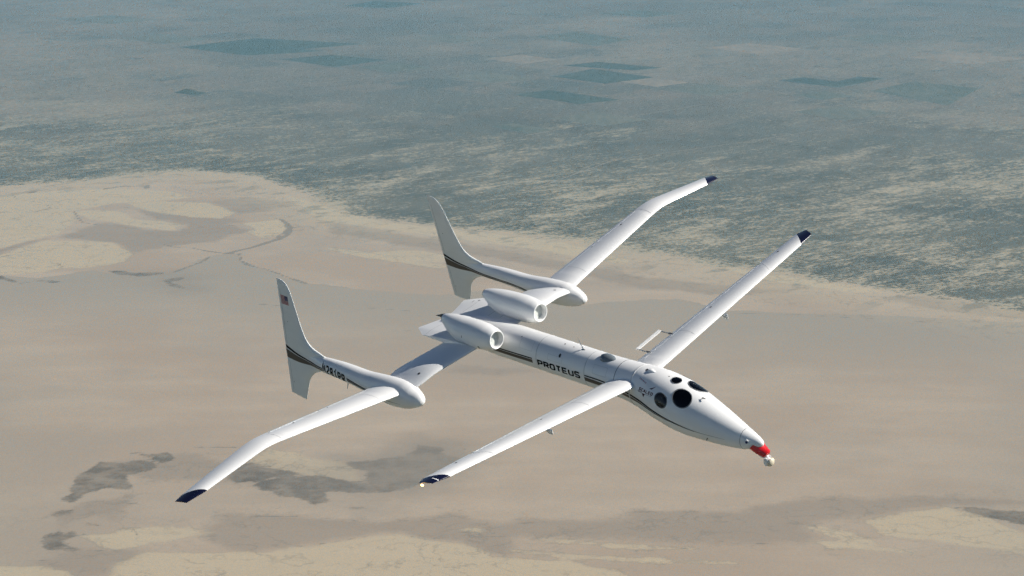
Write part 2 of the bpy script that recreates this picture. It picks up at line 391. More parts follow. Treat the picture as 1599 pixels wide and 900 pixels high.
def ground_material():
    m = NT('desert_ground')
    P = m.pos()
    wob = m.noise(P, 1 / 700, 9, 0.6)
    wob2 = m.noise(m.mapping(P, (3100, 900, 0)), 1 / 160, 8, 0.62)
    Pd = m.mapping(m.mapping(P, rot=(0, 0, R(-42))), scale=(0.48, 1.0, 1))
    Pr = m.mapping(m.mapping(P, rot=(0, 0, R(-20))), scale=(0.7, 1.0, 1))
    big = m.noise(P, 1 / 4600, 4, 0.55)
    mid = m.noise(m.mapping(P, (800, 0, 0)), 1 / 1000, 7, 0.62)
    fl1 = m.noise(Pd, 1 / 210, 9, 0.70, 0.9)
    fl2 = m.noise(m.mapping(Pr, (5000, 0, 0)), 1 / 31, 5, 0.68, 0.6)
    def edge(name, amp1, amp2, soft, amp3=0.0):
        v = m.math('ADD', m.attr(name), m.math('MULTIPLY', m.math('SUBTRACT', wob, 0.5), amp1))
        v = m.math('ADD', v, m.math('MULTIPLY', m.math('SUBTRACT', wob2, 0.5), amp2))
        if amp3:
            v = m.math('ADD', v, m.math('MULTIPLY', m.math('SUBTRACT', fl2, 0.5), amp3))
        return m.step(v, -soft, soft), v
    lake, shore_v = edge('shore', 480, 380, 45, 460)
    pale, pale_v = edge('pale', 90, 140, 34, 60)
    dark, dark_v = edge('dark', 60, 130, 15, 60)
    damp, damp_v = edge('damp', 70, 130, 16, 50)
    damp = m.math('MULTIPLY', damp, m.step(damp_v, 2300, 250))
    brown, brown_v = edge('brown', 130, 190, 55, 60)
    chan, _ = edge('channel', 0, 34, 5, 20)
    # far plain: dark scrub with pale washes
    scrub = m.mix(m.step(mid, 0.3, 0.7), (0.076, 0.076, 0.053), (0.130, 0.120, 0.084))
    near = m.math('MULTIPLY', m.step(shore_v, -4200, -900), m.step(shore_v, -60, -900))
    th = m.math('ADD', m.math('MULTIPLY', m.math('SUBTRACT', big, 0.5), 0.30), m.math('MULTIPLY', near, 0.020))
    bandn = m.noise(m.mapping(m.mapping(P, (0, 0, 900), rot=(0, 0, R(-50))), scale=(0.30, 1.0, 1)), 1 / 900, 7, 0.62, 0.8)
    rill = m.noise(m.mapping(m.mapping(P, (0, 0, 300), rot=(0, 0, R(-40))), scale=(0.28, 1.0, 1)), 1 / 70, 5, 0.6, 0.5)
    th = m.math('ADD', th, m.math('MULTIPLY', m.math('SUBTRACT', bandn, 0.5), 0.32))
    th = m.math('ADD', th, m.math('MULTIPLY', m.math('SUBTRACT', rill, 0.5), 0.22))
    washv = m.math('ADD', m.math('ADD', m.math('MULTIPLY', fl1, 0.42), m.math('MULTIPLY', fl2, 0.58)), th)
    washv = m.math('ADD', washv, m.math('MULTIPLY', m.step(shore_v, -260, 60), 0.09))
    wash = m.step(washv, 0.46, 0.64)
    plain = m.mix(m.math('MULTIPLY', wash, 0.74), scrub, (0.50, 0.415, 0.285))
    # parcels of old farmland further out
    br = m.n('ShaderNodeTexBrick', offset=0.5, squash=1.0)
    m.put(br.inputs['Vector'], m.mapping(P, rot=(0, 0, R(38)), scale=(1 / 800,) * 3))
    br.inputs['Color1'].default_value = (0, 0, 0, 1)
    br.inputs['Color2'].default_value = (1, 1, 1, 1)
    br.inputs['Mortar'].default_value = (0.6, 0.6, 0.6, 1)
    br.inputs['Scale'].default_value = 1.0
    br.inputs['Mortar Size'].default_value = 0.004
    br.inputs['Brick Width'].default_value = 1.0
    br.inputs['Row Height'].default_value = 1.0
    py = m.n('ShaderNodeSeparateXYZ')
    m.put(py.inputs[0], P)
    far = m.step(m.math('ADD', py.outputs[1], m.math('MULTIPLY', m.math('SUBTRACT', mid, 0.5), 9000)), 19500, 26500)
    soil = m.mix(m.math('MULTIPLY', br.outputs[0], 0.95), (0.085, 0.092, 0.072), (0.190, 0.152, 0.112))
    soil = m.mix(m.step(m.math('ADD', big, m.math('MULTIPLY', m.math('SUBTRACT', fl1, 0.5), 1.1)), 0.42, 0.68), soil, (0.245, 0.192, 0.140))
    soil = m.mix(m.math('MULTIPLY', m.step(fl1, 0.49, 0.58), 0.68), soil, (0.072, 0.084, 0.062))
    soil = m.mix(m.math('MULTIPLY', m.step(fl2, 0.55, 0.64), 0.80), soil, (0.38, 0.31, 0.225))
    plain = m.mix(m.math('MULTIPLY', far, 0.80), plain, soil)
    # dry lake
    streak = m.noise(m.mapping(P, rot=(0, 0, R(-9)), scale=(0.40, 1.5, 1)), 1 / 420, 9, 0.62)
    broad = m.noise(m.mapping(P, (0, 0, 400)), 1 / 1500, 6, 0.58)
    fine = m.noise(P, 1 / 13, 3, 0.7)
    playa = m.mix(m.step(streak, 0.3, 0.72), (0.385, 0.297, 0.212), (0.432, 0.336, 0.243))
    playa = m.mix(m.math('MULTIPLY', m.step(broad, 0.40, 0.62), 0.75), playa, (0.352, 0.262, 0.184))
    playa = m.mix(m.math('MULTIPLY', m.step(mid, 0.48, 0.66), 0.40), playa, (0.325, 0.262, 0.198))
    playa = m.mix(m.math('MULTIPLY', damp, m.math('ADD', 0.48, m.math('MULTIPLY', streak, 0.7))), playa, (0.310, 0.258, 0.196))
    playa = m.mix(m.math('MULTIPLY', brown, m.math('ADD', 0.46, m.math('MULTIPLY', streak, 0.8))), playa, (0.292, 0.226, 0.165))
    playa = m.mix(m.math('MULTIPLY', pale, m.math('ADD', 0.24, m.math('MULTIPLY', broad, 0.66))), playa, (0.500, 0.405, 0.262))
    rim = m.math('MULTIPLY', m.step(m.math('ABSOLUTE', m.math('ADD', pale_v, 8)), 12, 2), m.step(broad, 0.40, 0.55))
    playa = m.mix(m.math('MULTIPLY', rim, 0.30), playa, (0.20, 0.17, 0.128))
    rim2 = m.math('MULTIPLY', m.step(m.math('ABSOLUTE', damp_v), 18, 2), m.step(streak, 0.45, 0.6))
    playa = m.mix(m.math('MULTIPLY', rim2, 0.30), playa, (0.20, 0.17, 0.128))
    nearshore = m.math('MULTIPLY', m.step(shore_v, 1100, 40), m.math('MULTIPLY', broad, 0.9))
    playa = m.mix(nearshore, playa, (0.47, 0.385, 0.258))
    edgev = m.noise(m.mapping(Pd, (900, 4000, 0)), 1 / 240, 8, 0.66)
    inlet = m.math('MULTIPLY', m.step(shore_v, 1000, 60), m.step(edgev, 0.54, 0.62))
    playa = m.mix(m.math('MULTIPLY', inlet, 0.55), playa, (0.15, 0.142, 0.105))
    mudn = m.noise(m.mapping(P, (0, 7000, 0)), 1 / 150, 9, 0.66)
    mud = m.mix(m.step(mudn, 0.36, 0.66), (0.104, 0.082, 0.058), (0.178, 0.142, 0.102))
    playa = m.mix(m.math('MULTIPLY', dark, m.math('ADD', 0.52, m.math('MULTIPLY', m.step(m.math('ADD', m.math('MULTIPLY', mudn, 0.5), m.math('MULTIPLY', streak, 0.5)), 0.62, 0.40), 0.40))), playa, mud)
    halo = m.math('MULTIPLY', m.step(m.math('ADD', m.attr('dark'), m.math('MULTIPLY', m.math('SUBTRACT', wob2, 0.5), 300)), -330, 10), 0.62)
    playa = m.mix(m.math('MULTIPLY', halo, m.step(shore_v, 1800, 3200)), playa, (0.232, 0.190, 0.145))
    playa = m.mix(m.math('MULTIPLY', chan, 0.60), playa, (0.150, 0.130, 0.102))
    zone = m.step(m.math('MAXIMUM', m.math('MAXIMUM', pale_v, brown_v), m.math('SUBTRACT', 900, shore_v)), -200, 60)
    for src, lev, amt, wd in ((broad, 0.44, 0.34, 0.008), (broad, 0.5, 0.40, 0.008), (broad, 0.55, 0.34, 0.008), (wob, 0.47, 0.30, 0.007), (wob, 0.55, 0.36, 0.008), (streak, 0.53, 0.22, 0.006)):      # old waterlines
        line = m.step(m.math('ABSOLUTE', m.math('SUBTRACT', src, lev)), wd, 0.0)
        line = m.math('MULTIPLY', m.math('MULTIPLY', line, zone), m.step(wob2, 0.40, 0.58))
        playa = m.mix(m.math('MULTIPLY', line, amt), playa, (0.19, 0.16, 0.122))
    c = m.mix(lake, plain, playa)
    tone = m.math('ADD', 0.86, m.math('MULTIPLY', fine, 0.28))
    vm = m.n('ShaderNodeVectorMath', operation='SCALE')
    m.put(vm.inputs[0], c)
    m.put(vm.inputs['Scale'], tone)
    m.bsdf(vm.outputs[0], 0.95, **{'Specular IOR Level': 0.1})
    return m.mat

ground = new_obj('ground', gme, ground_material())
ground.location.z = GROUND_Z
ground['kind'] = 'structure'

def field_material(name, c1, c2):
    m = NT(name)
    P = m.pos()
    n = m.noise(m.mapping(P, rot=(0, 0, R(38)), scale=(1, 0.25, 1)), 1 / 60, 5, 0.6)
    n2 = m.noise(P, 1 / 500, 4, 0.5)
    c = m.mix(m.step(m.math('ADD', n, m.math('MULTIPLY', n2, 0.6)), 0.55, 1.05), c1, c2)
    m.bsdf(c, 0.9, **{'Specular IOR Level': 0.1})
    return m.mat

crop_mat = field_material('crop', (0.050, 0.070, 0.050), (0.088, 0.102, 0.072))
faint_mat = field_material('fallow', (0.115, 0.118, 0.085), (0.175, 0.160, 0.115))
pale_mat = field_material('bare_soil', (0.205, 0.168, 0.122), (0.290, 0.230, 0.165))
dull_mat = field_material('dry_crop', (0.085, 0.100, 0.070), (0.150, 0.145, 0.104))
for nm, poly in FIELDS:
    P = [Vector((x * 1000, y * 1000, 0)) for x, y in poly]
    n = len(P)
    cen = sum(P, Vector()) / n
    verts = [(p.x, p.y, 2.6) for p in P] + [(p.x + (p - cen).normalized().x * 6, p.y + (p - cen).normalized().y * 6, 0.2) for p in P]
    faces = [list(range(n))] + [[i, (i + 1) % n, n + (i + 1) % n, n + i] for i in range(n)]
    o = new_obj('crop_field', mesh_from(verts, faces, smooth=False), {'w': faint_mat, 'y': pale_mat}.get(nm, dull_mat if nm in 'fklmnh' else crop_mat))
    o.location.z = GROUND_Z
    o['kind'] = 'structure'

road_nt = NT('dirt_road')
road_nt.bsdf(road_nt.mix(road_nt.noise(road_nt.pos(), 1 / 90, 5), (0.20, 0.17, 0.13), (0.32, 0.27, 0.20)), 0.95)
for line in ROADS:
    P = [Vector((x * 1000, y * 1000, 0)) for x, y in line]
    verts, faces = [], []
    for i, p in enumerate(P):
        d = (P[min(i + 1, len(P) - 1)] - P[max(i - 1, 0)]).normalized()
        nrm = Vector((-d.y, d.x, 0)) * 7
        verts += [p + nrm + Vector((0, 0, 1.2)), p - nrm + Vector((0, 0, 1.2))]
        if i:
            k = 2 * i
            faces.append([k - 2, k - 1, k + 1, k])
    o = new_obj('dirt_road', mesh_from(verts, faces, smooth=False), road_nt.mat)
    o.location.z = GROUND_Z
    o['kind'] = 'structure'

# air
hz = NT('haze_air')
pv = hz.n('ShaderNodeVolumePrincipled')
pv.inputs['Color'].default_value = (0.33, 0.68, 0.90, 1)
pv.inputs['Density'].default_value = 1.5e-5
pv.inputs['Anisotropy'].default_value = 0.0
hz.t.links.new(pv.outputs[0], hz.out.inputs['Volume'])
bm = bmesh.new()
bmesh.ops.create_cube(bm, size=1)
hm = bpy.data.meshes.new('haze')
bm.to_mesh(hm)
bm.free()
haze = new_obj('haze', hm, hz.mat)
haze.scale = (204000, 214000, 30 - (GROUND_Z - 1.0))
haze.location = (0, 5000, (30 + GROUND_Z - 1.0) / 2)
haze['kind'] = 'stuff'
haze['label'] = 'pale blue haze over the desert plain'

# ---------------------------------------------------------------- aircraft materials
def paint(name, base, rough=0.32, grime=0.06, coat=0.35):
    m = NT(name)
    co = m.obj_co()
    n = m.noise(m.mapping(co, scale=(0.5, 1, 1)), 2.2, 6, 0.6)
    s = m.noise(m.mapping(co, scale=(0.35, 3, 3)), 5.0, 5, 0.65)
    d = m.math('MULTIPLY', m.step(m.math('ADD', m.math('MULTIPLY', n, 0.6), m.math('MULTIPLY', s, 0.4)), 0.45, 0.75), grime)
    dirt = tuple(v * 0.55 for v in base)
    c = m.mix(d, base, dirt)
    r = m.math('ADD', rough - 0.05, m.math('MULTIPLY', n, 0.14))
    b = m.bsdf(c, r)
    b.inputs['Coat Weight'].default_value = coat
    b.inputs['Coat Roughness'].default_value = 0.18
    bump = m.n('ShaderNodeBump')
    bump.inputs['Strength'].default_value = 0.06
    bump.inputs['Distance'].default_value = 0.02
    m.put(bump.inputs['Height'], m.noise(co, 1.6, 3, 0.5))
    m.t.links.new(bump.outputs[0], b.inputs['Normal'])
    return m.mat

def plain(name, base, rough=0.5, **kw):
    m = NT(name)
    n = m.noise(m.obj_co(), 9.0, 5, 0.6)
    c = m.mix(m.step(n, 0.3, 0.75), base, tuple(v * 0.78 for v in base))
    m.bsdf(c, rough, **kw)
    return m.mat

WHITE = paint('white_paint', (0.80, 0.80, 0.79))
FLAPW = paint('flap_white_paint', (0.76, 0.77, 0.77), grime=0.12)
FINW = paint('fin_paint', (0.74, 0.76, 0.75), grime=0.12)
NAVY = paint('navy_paint', (0.004, 0.005, 0.024), 0.25, 0.1)
BLACK = plain('black_stripe', (0.008, 0.007, 0.008), 0.75, **{'Specular IOR Level': 0.15})
BROWN = plain('bronze_stripe', (0.075, 0.060, 0.045), 0.45)
MAROON = plain('maroon_letter', (0.070, 0.006, 0.014), 0.7)
GREYL = plain('grey_mark', (0.28, 0.28, 0.29), 0.5)
SEAM = plain('seam_filler', (0.60, 0.61, 0.61), 0.45)
SEAMD = plain('dark_gap', (0.16, 0.17, 0.18), 0.6)
DARK = plain('dark_fitting', (0.03, 0.028, 0.026), 0.55)
def tinted_glass():
    m = NT('tinted_window_glass')
    tr = m.n('ShaderNodeBsdfTransparent')
    m.put(tr.inputs[0], m.mix(m.step(m.noise(m.obj_co(), 5.0, 3), 0.3, 0.7), (0.20, 0.21, 0.22), (0.26, 0.27, 0.28)))
    gl = m.n('ShaderNodeBsdfGlossy')
    gl.inputs['Roughness'].default_value = 0.03
    fr = m.n('ShaderNodeFresnel')
    fr.inputs[0].default_value = 1.5
    mx = m.n('ShaderNodeMixShader')
    m.t.links.new(fr.outputs[0], mx.inputs[0])
    m.t.links.new(tr.outputs[0], mx.inputs[1])
    m.t.links.new(gl.outputs[0], mx.inputs[2])
    m.t.links.new(mx.outputs[0], m.out.inputs['Surface'])
    return m.mat
GLASS = tinted_glass()
CABIN = plain('cabin_trim', (0.030, 0.031, 0.034), 0.8)
SEAT = plain('seat_cloth', (0.055, 0.050, 0.060), 0.9)
PANEL = plain('instrument_panel', (0.10, 0.10, 0.105), 0.6)
SMOKE = plain('smoked_dome', (0.16, 0.19, 0.21), 0.16)
FANGREY = plain('intake_screen', (0.62, 0.65, 0.62), 0.6)
RED = paint('red_paint', (0.62, 0.012, 0.018), 0.25, 0.08)
CREAM = plain('cream_dome', (0.74, 0.66, 0.50), 0.35)
LENS = plain('blue_lens', (0.01, 0.012, 0.10), 0.1)
FRED = plain('flag_red', (0.42, 0.028, 0.045), 0.6)
FBLUE = plain('flag_blue', (0.014, 0.016, 0.12), 0.5)
STEEL = plain('bare_metal', (0.42, 0.45, 0.47), 0.3, Metallic=0.7)

# ---------------------------------------------------------------- shape helpers
def interp(knots, x):
    """smooth monotone interpolation through (x, a, b, ...) knots"""
    K = np.array(knots, float)
    X = K[:, 0]
    out = []
    for j in range(1, K.shape[1]):
        Y = K[:, j]
        h = np.diff(X)
        d = np.diff(Y) / h
        g = np.zeros(len(X))
        g[0], g[-1] = d[0], d[-1]
        for i in range(1, len(X) - 1):
            g[i] = 0 if d[i - 1] * d[i] <= 0 else 2 * d[i - 1] * d[i] / (d[i - 1] + d[i])
        i = int(np.clip(np.searchsorted(X, x) - 1, 0, len(X) - 2))
        t = (x - X[i]) / h[i]
        t = min(max(t, 0.0), 1.0)
        out.append((1 + 2 * t) * (1 - t) ** 2 * Y[i] + t * (1 - t) ** 2 * h[i] * g[i] + t * t * (3 - 2 * t) * Y[i + 1] + t * t * (t - 1) * h[i] * g[i + 1])
    return out

def loft(rings, cap0=True, cap1=True, closed=True):
    n = len(rings[0])
    verts, faces = [], []
    for r in rings:
        verts += [tuple(p) for p in r]
    for k in range(len(rings) - 1):
        for i in range(n if closed else n - 1):
            j = (i + 1) % n
            faces.append((k * n + i, k * n + j, (k + 1) * n + j, (k + 1) * n + i))
    if cap0:
        faces.append(tuple(range(n))[::-1])
    if cap1:
        faces.append(tuple(range((len(rings) - 1) * n, len(rings) * n)))
    return verts, faces

def circle(c, r1, r2, n=40, axis='x', power=2.0):
    out = []
    for i in range(n):
        a = 2 * math.pi * i / n
        ca, sa = math.cos(a), math.sin(a)
        u = math.copysign(abs(ca) ** (2 / power), ca) * r1
        v = math.copysign(abs(sa) ** (2 / power), sa) * r2
        if axis == 'x':
            out.append((c[0], c[1] + u, c[2] + v))
        elif axis == 'z':
            out.append((c[0] + u, c[1] + v, c[2]))
        else:
            out.append((c[0] + u, c[1], c[2] + v))
    return out

def frame_ring(c, d, r1, r2, n=28):
    d = Vector(d).normalized()
    a = Vector((0, 1, 0)) if abs(d.y) < 0.9 else Vector((1, 0, 0))
    u = d.cross(a).normalized()
    v = d.cross(u).normalized()
    return [Vector(c) + u * (math.cos(t) * r1) + v * (math.sin(t) * r2) for t in (2 * math.pi * i / n for i in range(n))]

def tube(name, p, q, r, mat, parent, r2=None, n=12, flat=1.0):
    d = Vector(q) - Vector(p)
    v, f = loft([frame_ring(p, d, r, r * flat, n), frame_ring(q, d, r if r2 is None else r2, (r if r2 is None else r2) * flat, n)])
    return new_obj(name, mesh_from(v, f), mat, parent)

def ellipsoid(name, c, rad, mat, parent, nu=24, nv=14, half=False):
    rings = []
    lo = 0.0 if half else -math.pi / 2
    for k in range(nv + 1):
        a = lo + (math.pi / 2 - lo) * k / nv
        a = min(max(a, -math.pi / 2 + 0.02), math.pi / 2 - 0.02)
        rings.append([(c[0] + rad[0] * math.cos(a) * math.cos(t), c[1] + rad[1] * math.cos(a) * math.sin(t), c[2] + rad[2] * math.sin(a)) for t in (2 * math.pi * i / nu for i in range(nu))])
    v, f = loft(rings)
    return new_obj(name, mesh_from(v, f, sharp=60), mat, parent)

def bvh_of(*objs):
    return [BVHTree.FromPolygons([v.co.copy() for v in o.data.vertices], [tuple(p.vertices) for p in o.data.polygons]) for o in objs]

def drape(trees, pts_faces, name, mat, parent, shoot, off=0.004):
    """lay a flat outline (verts, faces) on a surface; shoot(v) gives ray start and direction"""
    verts, faces = pts_faces
    out = []
    for v in verts:
        o, d = shoot(v)
        o, d = Vector(o), Vector(d).normalized()
        best = None
        for t in trees:
            h = t.ray_cast(o, d)
            if h[0] is not None and (best is None or h[3] < best[3]):
                best = h
        if best is None:
            out.append(None)
        else:
            nn = best[1] if best[1].dot(d) < 0 else -best[1]
            out.append(best[0] + nn * off)
    keep = [f for f in faces if all(out[i] is not None for i in f)]
    used = sorted({i for f in keep for i in f})
    rm = {k: i for i, k in enumerate(used)}
    return new_obj(name, mesh_from([out[i] for i in used], [tuple(rm[i] for i in f) for f in keep], sharp=180), mat, parent)

def side_shot(s):
    return lambda v: ((v[0], s * 9.0, v[1]), (0, -s, 0))

def quad_grid(a, b, c, d, n, m):
    """corners a b c d (2-D) split into n x m"""
    a, b, c, d = (np.array(q, float) for q in (a, b, c, d))
    verts = []
    for j in range(m + 1):
        for i in range(n + 1):
            s, t = i / n, j / m
            verts.append(tuple((a * (1 - s) + b * s) * (1 - t) + (d * (1 - s) + c * s) * t))
    faces = [(j * (n + 1) + i, j * (n + 1) + i + 1, (j + 1) * (n + 1) + i + 1, (j + 1) * (n + 1) + i) for j in range(m) for i in range(n)]
    return verts, faces

def merge(parts):
    V, F = [], []
    for v, f in parts:
        k = len(V)
        V += v
        F += [tuple(i + k for i in q) for q in f]
    return V, F

def band(knots, n=40):
    """knots (x, top, bottom) -> strip"""
    xs = np.linspace(knots[0][0], knots[-1][0], n + 1)
    V, F = [], []
    for k, x in enumerate(xs):
        t, b = interp(knots, x)
        for j in range(4):
            V.append((x, t + (b - t) * j / 3))
        if k:
            for j in range(3):
                F.append((4 * k - 4 + j, 4 * k - 3 + j, 4 * k + 1 + j, 4 * k + j))
    return V, F

# square block letters, drawn as strokes in a 1 x 1 cell
GLYPH = {
    'P': [[(0, 0), (0, 1), (.82, 1), (1, .88), (1, .60), (.82, .48), (.16, .48)]],
    'R': [[(0, 0), (0, 1), (.82, 1), (1, .86), (1, .62), (.82, .50), (.16, .50)], [(.50, .40), (1.02, 0)]],
    'O': [[(.5, 0), (.16, 0), (0, .16), (0, .84), (.16, 1), (.84, 1), (1, .84), (1, .16), (.84, 0), (.5, 0)]],
    'T': [[(0, 1), (1, 1)], [(.5, .9), (.5, 0)]],
    'E': [[(1, 1), (0, 1), (0, 0), (1, 0)], [(.16, .5), (.9, .5)]],
    'U': [[(0, 1), (0, .16), (.16, 0), (.84, 0), (1, .16), (1, 1)]],
    'S': [[(1, .86), (.84, 1), (.16, 1), (0, .86), (0, .64), (.16, .52), (.84, .48), (1, .36), (1, .14), (.84, 0), (.16, 0), (0, .14)]],
    'N': [[(0, 0), (0, 1), (1, 0), (1, 1)]],
    '2': [[(0, .84), (.16, 1), (.84, 1), (1, .84), (1, .62), (0, .14), (0, 0), (1, 0)]],
    '8': [[(.5, .52), (.16, .52), (.04, .66), (.04, .86), (.2, 1), (.8, 1), (.96, .86), (.96, .66), (.84, .52), (.5, .52)],
          [(.5, .42), (.14, .42), (0, .30), (0, .14), (.16, 0), (.84, 0), (1, .14), (1, .30), (.86, .42), (.5, .42)]],
    '1': [[(.2, .78), (.55, 1), (.55, 0)]],
    'C': [[(1, .84), (.84, 1), (.16, 1), (0, .84), (0, .16), (.16, 0), (.84, 0), (1, .16)]],
    'A': [[(0, 0), (.42, 1), (.58, 1), (1, 0)], [(.28, .32), (.72, .32)]],
    'L': [[(0, 1), (0, 0), (1, 0)]],
    'D': [[(.4, 0), (0, 0), (0, 1), (.78, 1), (1, .8), (1, .2), (.78, 0), (.4, 0)]],
}

def stroke(line, w, ax=1.0):
    """mitred strip along a polyline; w half width in cell heights, ax cell aspect"""
    P = [np.array((x * ax, y)) for x, y in line]
    closed = np.allclose(P[0], P[-1])
    V, F = [], []
    n = len(P)
    for i in range(n):
        if closed:
            a, b, c = P[(i - 1) % (n - 1)] if i else P[n - 2], P[i], P[(i + 1) % (n - 1)] if i < n - 1 else P[1]
        else:
            a, b, c = P[max(i - 1, 0)], P[i], P[min(i + 1, n - 1)]
        d1 = (b - a) if np.linalg.norm(b - a) > 1e-9 else (c - b)
        d2 = (c - b) if np.linalg.norm(c - b) > 1e-9 else (b - a)
        d1, d2 = d1 / np.linalg.norm(d1), d2 / np.linalg.norm(d2)
        n1, n2 = np.array((-d1[1], d1[0])), np.array((-d2[1], d2[0]))
        mm = n1 + n2
        mm = mm / np.linalg.norm(mm)
        k = w / max(0.35, mm @ n1)
        V += [tuple(b + mm * k), tuple(b), tuple(b - mm * k)]
        if i:
            q = 3 * i
            F += [(q - 3, q - 2, q + 1, q), (q - 2, q - 1, q + 2, q + 1)]
    # split long pieces so that they follow the surface
    V2, F2 = [], []
    for f in F:
        a, b, c, d = (V[k] for k in f)
        L = max(1, int(math.hypot(a[0] - d[0], a[1] - d[1]) / 0.12))
        g = quad_grid(a, d, c, b, L, 1)
        k = len(V2)
        V2 += g[0]
        F2 += [tuple(i + k for i in q) for q in g[1]]
    return V2, F2

def letter(ch, w, ax):
    return merge([stroke(l, w, ax) for l in GLYPH[ch]])

# airfoil
def foil(c, t, camber=0.02):
    yt = 5 * t * (0.2969 * math.sqrt(max(c, 0)) - 0.1260 * c - 0.3516 * c ** 2 + 0.2843 * c ** 3 - 0.1030 * c ** 4)
    p = 0.4
    yc = camber / p ** 2 * (2 * p * c - c * c) if c < p else camber / (1 - p) ** 2 * (1 - 2 * p + 2 * p * c - c * c)
    return yc + yt, yc - yt

def foil_ring(le, te, t, c0=0.0, c1=1.0, n=18, camber=0.02, lift=0.0):
    le, te = Vector(le), Vector(te)
    ch = (te - le).length
    cs = [c0 + (c1 - c0) * (1 - math.cos(math.pi * i / n)) / 2 for i in range(n + 1)]
    ring = []
    for c in reversed(cs):
        ring.append(le + (te - le) * c + Vector((0, 0, foil(c, t, camber)[0] * ch + lift)))
    for c in (cs if c0 > 0 else cs[1:]):
        ring.append(le + (te - le) * c + Vector((0, 0, foil(c, t, camber)[1] * ch + lift)))
    return ring

def station(knots, y):
    return interp(knots, y)

def plan(knots, smooth=0.0, step=0.12):
    """knots (span, LEx, LEy, LEz, TEx, TEy, TEz, t) -> dense list, corner rounding by smooth (m)"""
    K = np.array(knots, float)
    s = np.arange(K[0, 0], K[-1, 0] + 1e-6, step)
    s[-1] = K[-1, 0]
    A = np.array([np.interp(s, K[:, 0], K[:, j]) for j in range(1, 8)]).T
    if smooth > 0:
        r = int(3 * smooth / step)
        w = np.exp(-0.5 * (np.arange(-r, r + 1) * step / smooth) ** 2)
        w /= w.sum()
        ext = np.vstack([2 * A[0] - A[r:0:-1], A, 2 * A[-1] - A[-2:-r - 2:-1]])
        A = np.array([np.convolve(ext[:, j], w, 'valid') for j in range(A.shape[1])]).T
    return s, A

def side(p, s):
    return (p[0], p[1] * s, p[2])

# ---------------------------------------------------------------- aircraft root
BODY = Matrix(((0.678768, 0.704534, -0.207138), (-0.734286, 0.647343, -0.204381), (-0.009904, 0.290826, 0.956725)))
aircraft = bpy.data.objects.new('research_aircraft', None)
col.objects.link(aircraft)
aircraft.matrix_world = BODY.to_4x4()
aircraft['label'] = 'white twin-boom research aircraft with canard wing and two jets, banking over a dry lake'
aircraft['category'] = 'aircraft'

# ---------------------------------------------------------------- fuselage
FUS = [(-4.9, .24, .06), (-4.5, .20, .16), (-3.8, .09, .40), (-3.2, .02, .52), (-2.6, -.02, .55), (-1.5, -.066, .562), (0, -.13, .562), (1, -.175, .562), (2, -.225, .565), (3, -.265, .59),
       (3.5, -.31, .63), (4, -.39, .695), (4.5, -.485, .75), (5, -.60, .765), (5.5, -.725, .72), (6, -.84, .635), (6.5, -.955, .535), (7, -1.065, .42), (7.4, -1.14, .315), (7.7, -1.175, .222)]
rings = []
for x in np.concatenate([np.linspace(-4.9, 7.7, 150)]):
    z, r = interp(FUS, x)
    rings.append(circle((x, 0, z), r, r, 72))
for k in range(1, 9):                                   # rounded nose
    u = 1 - (1 - k / 8) ** 2
    rn = max(0.222 * math.sqrt(1 - u), 0.004)
    rings.append(circle((7.7 + 0.32 * u, 0, -1.175 - 0.008 * u), rn, rn, 72))
v, f = loft(rings)
fuselage = new_obj('fuselage', mesh_from(v, f, sharp=60), WHITE, aircraft)
fus_tree = bvh_of(fuselage)

def fus_point(x, ang, off=0.0):                          # ang: degrees from the top towards starboard
    z, r = interp(FUS, min(x, 7.7))
    a = R(ang)
    return Vector((x, -math.sin(a) * (r + off), z + math.cos(a) * (r + off)))

def hull_ring(name, x, width, off, mat, a0=-125, a1=125):
    V, F = [], []
    n = 60
    for i in range(n + 1):
        a = a0 + (a1 - a0) * i / n
        for dx, o in ((-width / 2, 0.0005), (-width / 4, off), (width / 4, off), (width / 2, 0.0005)):
            V.append(fus_point(x + dx, a, o))
        if i:
            q = 4 * i
            F += [(q - 4 + j, q - 3 + j, q + 1 + j, q + j) for j in range(3)]
    return new_obj(name, mesh_from(V, F, sharp=30), mat, fuselage)

hull_ring('panel_joint', -0.35, 0.035, 0.005, SEAM)
hull_ring('panel_joint', 1.70, 0.03, 0.004, SEAM)
hull_ring('panel_joint', 2.94, 0.022, 0.003, SEAMD)
hull_ring('panel_joint', 3.62, 0.055, 0.011, SEAM)
hull_ring('panel_joint', 7.42, 0.012, 0.003, SEAMD, -170, 170)

def porthole(x, ang, rx, ra, label=None):
    """glass disc with a frame ring, following the hull"""
    z, r = interp(FUS, x)
    V, F = [], []
    n, m = 36, 6
    V.append(fus_point(x, ang, 0.010))
    for k in range(1, m + 1):
        for i in range(n):
            t = 2 * math.pi * i / n
            V.append(fus_point(x + rx * k / m * math.cos(t), ang + math.degrees(ra * k / m * math.sin(t) / r), 0.010 - 0.003 * (k / m) ** 2))
    for i in range(n):
        F.append((0, 1 + i, 1 + (i + 1) % n))
    for k in range(m - 1):
        for i in range(n):
            a, b = 1 + k * n + i, 1 + k * n + (i + 1) % n
            F.append((a, a + n, b + n, b))
    w = new_obj('window', mesh_from(V, F, sharp=180), GLASS, fuselage)
    if label:
        w['label'] = label
    V, F = [], []
    for i in range(n):
        t = 2 * math.pi * i / n
        for g, o in ((0.97, 0.004), (1.0, 0.013), (1.05, 0.013), (1.08, 0.002)):
            V.append(fus_point(x + rx * g * math.cos(t), ang + math.degrees(ra * g * math.sin(t) / r), o))
    for i in range(n):
        for j in range(3):
            F.append((i * 4 + j, i * 4 + j + 1, ((i + 1) % n) * 4 + j + 1, ((i + 1) % n) * 4 + j))
    new_obj('window_frame', mesh_from(V, F, sharp=60), SEAMD, w)
    return w

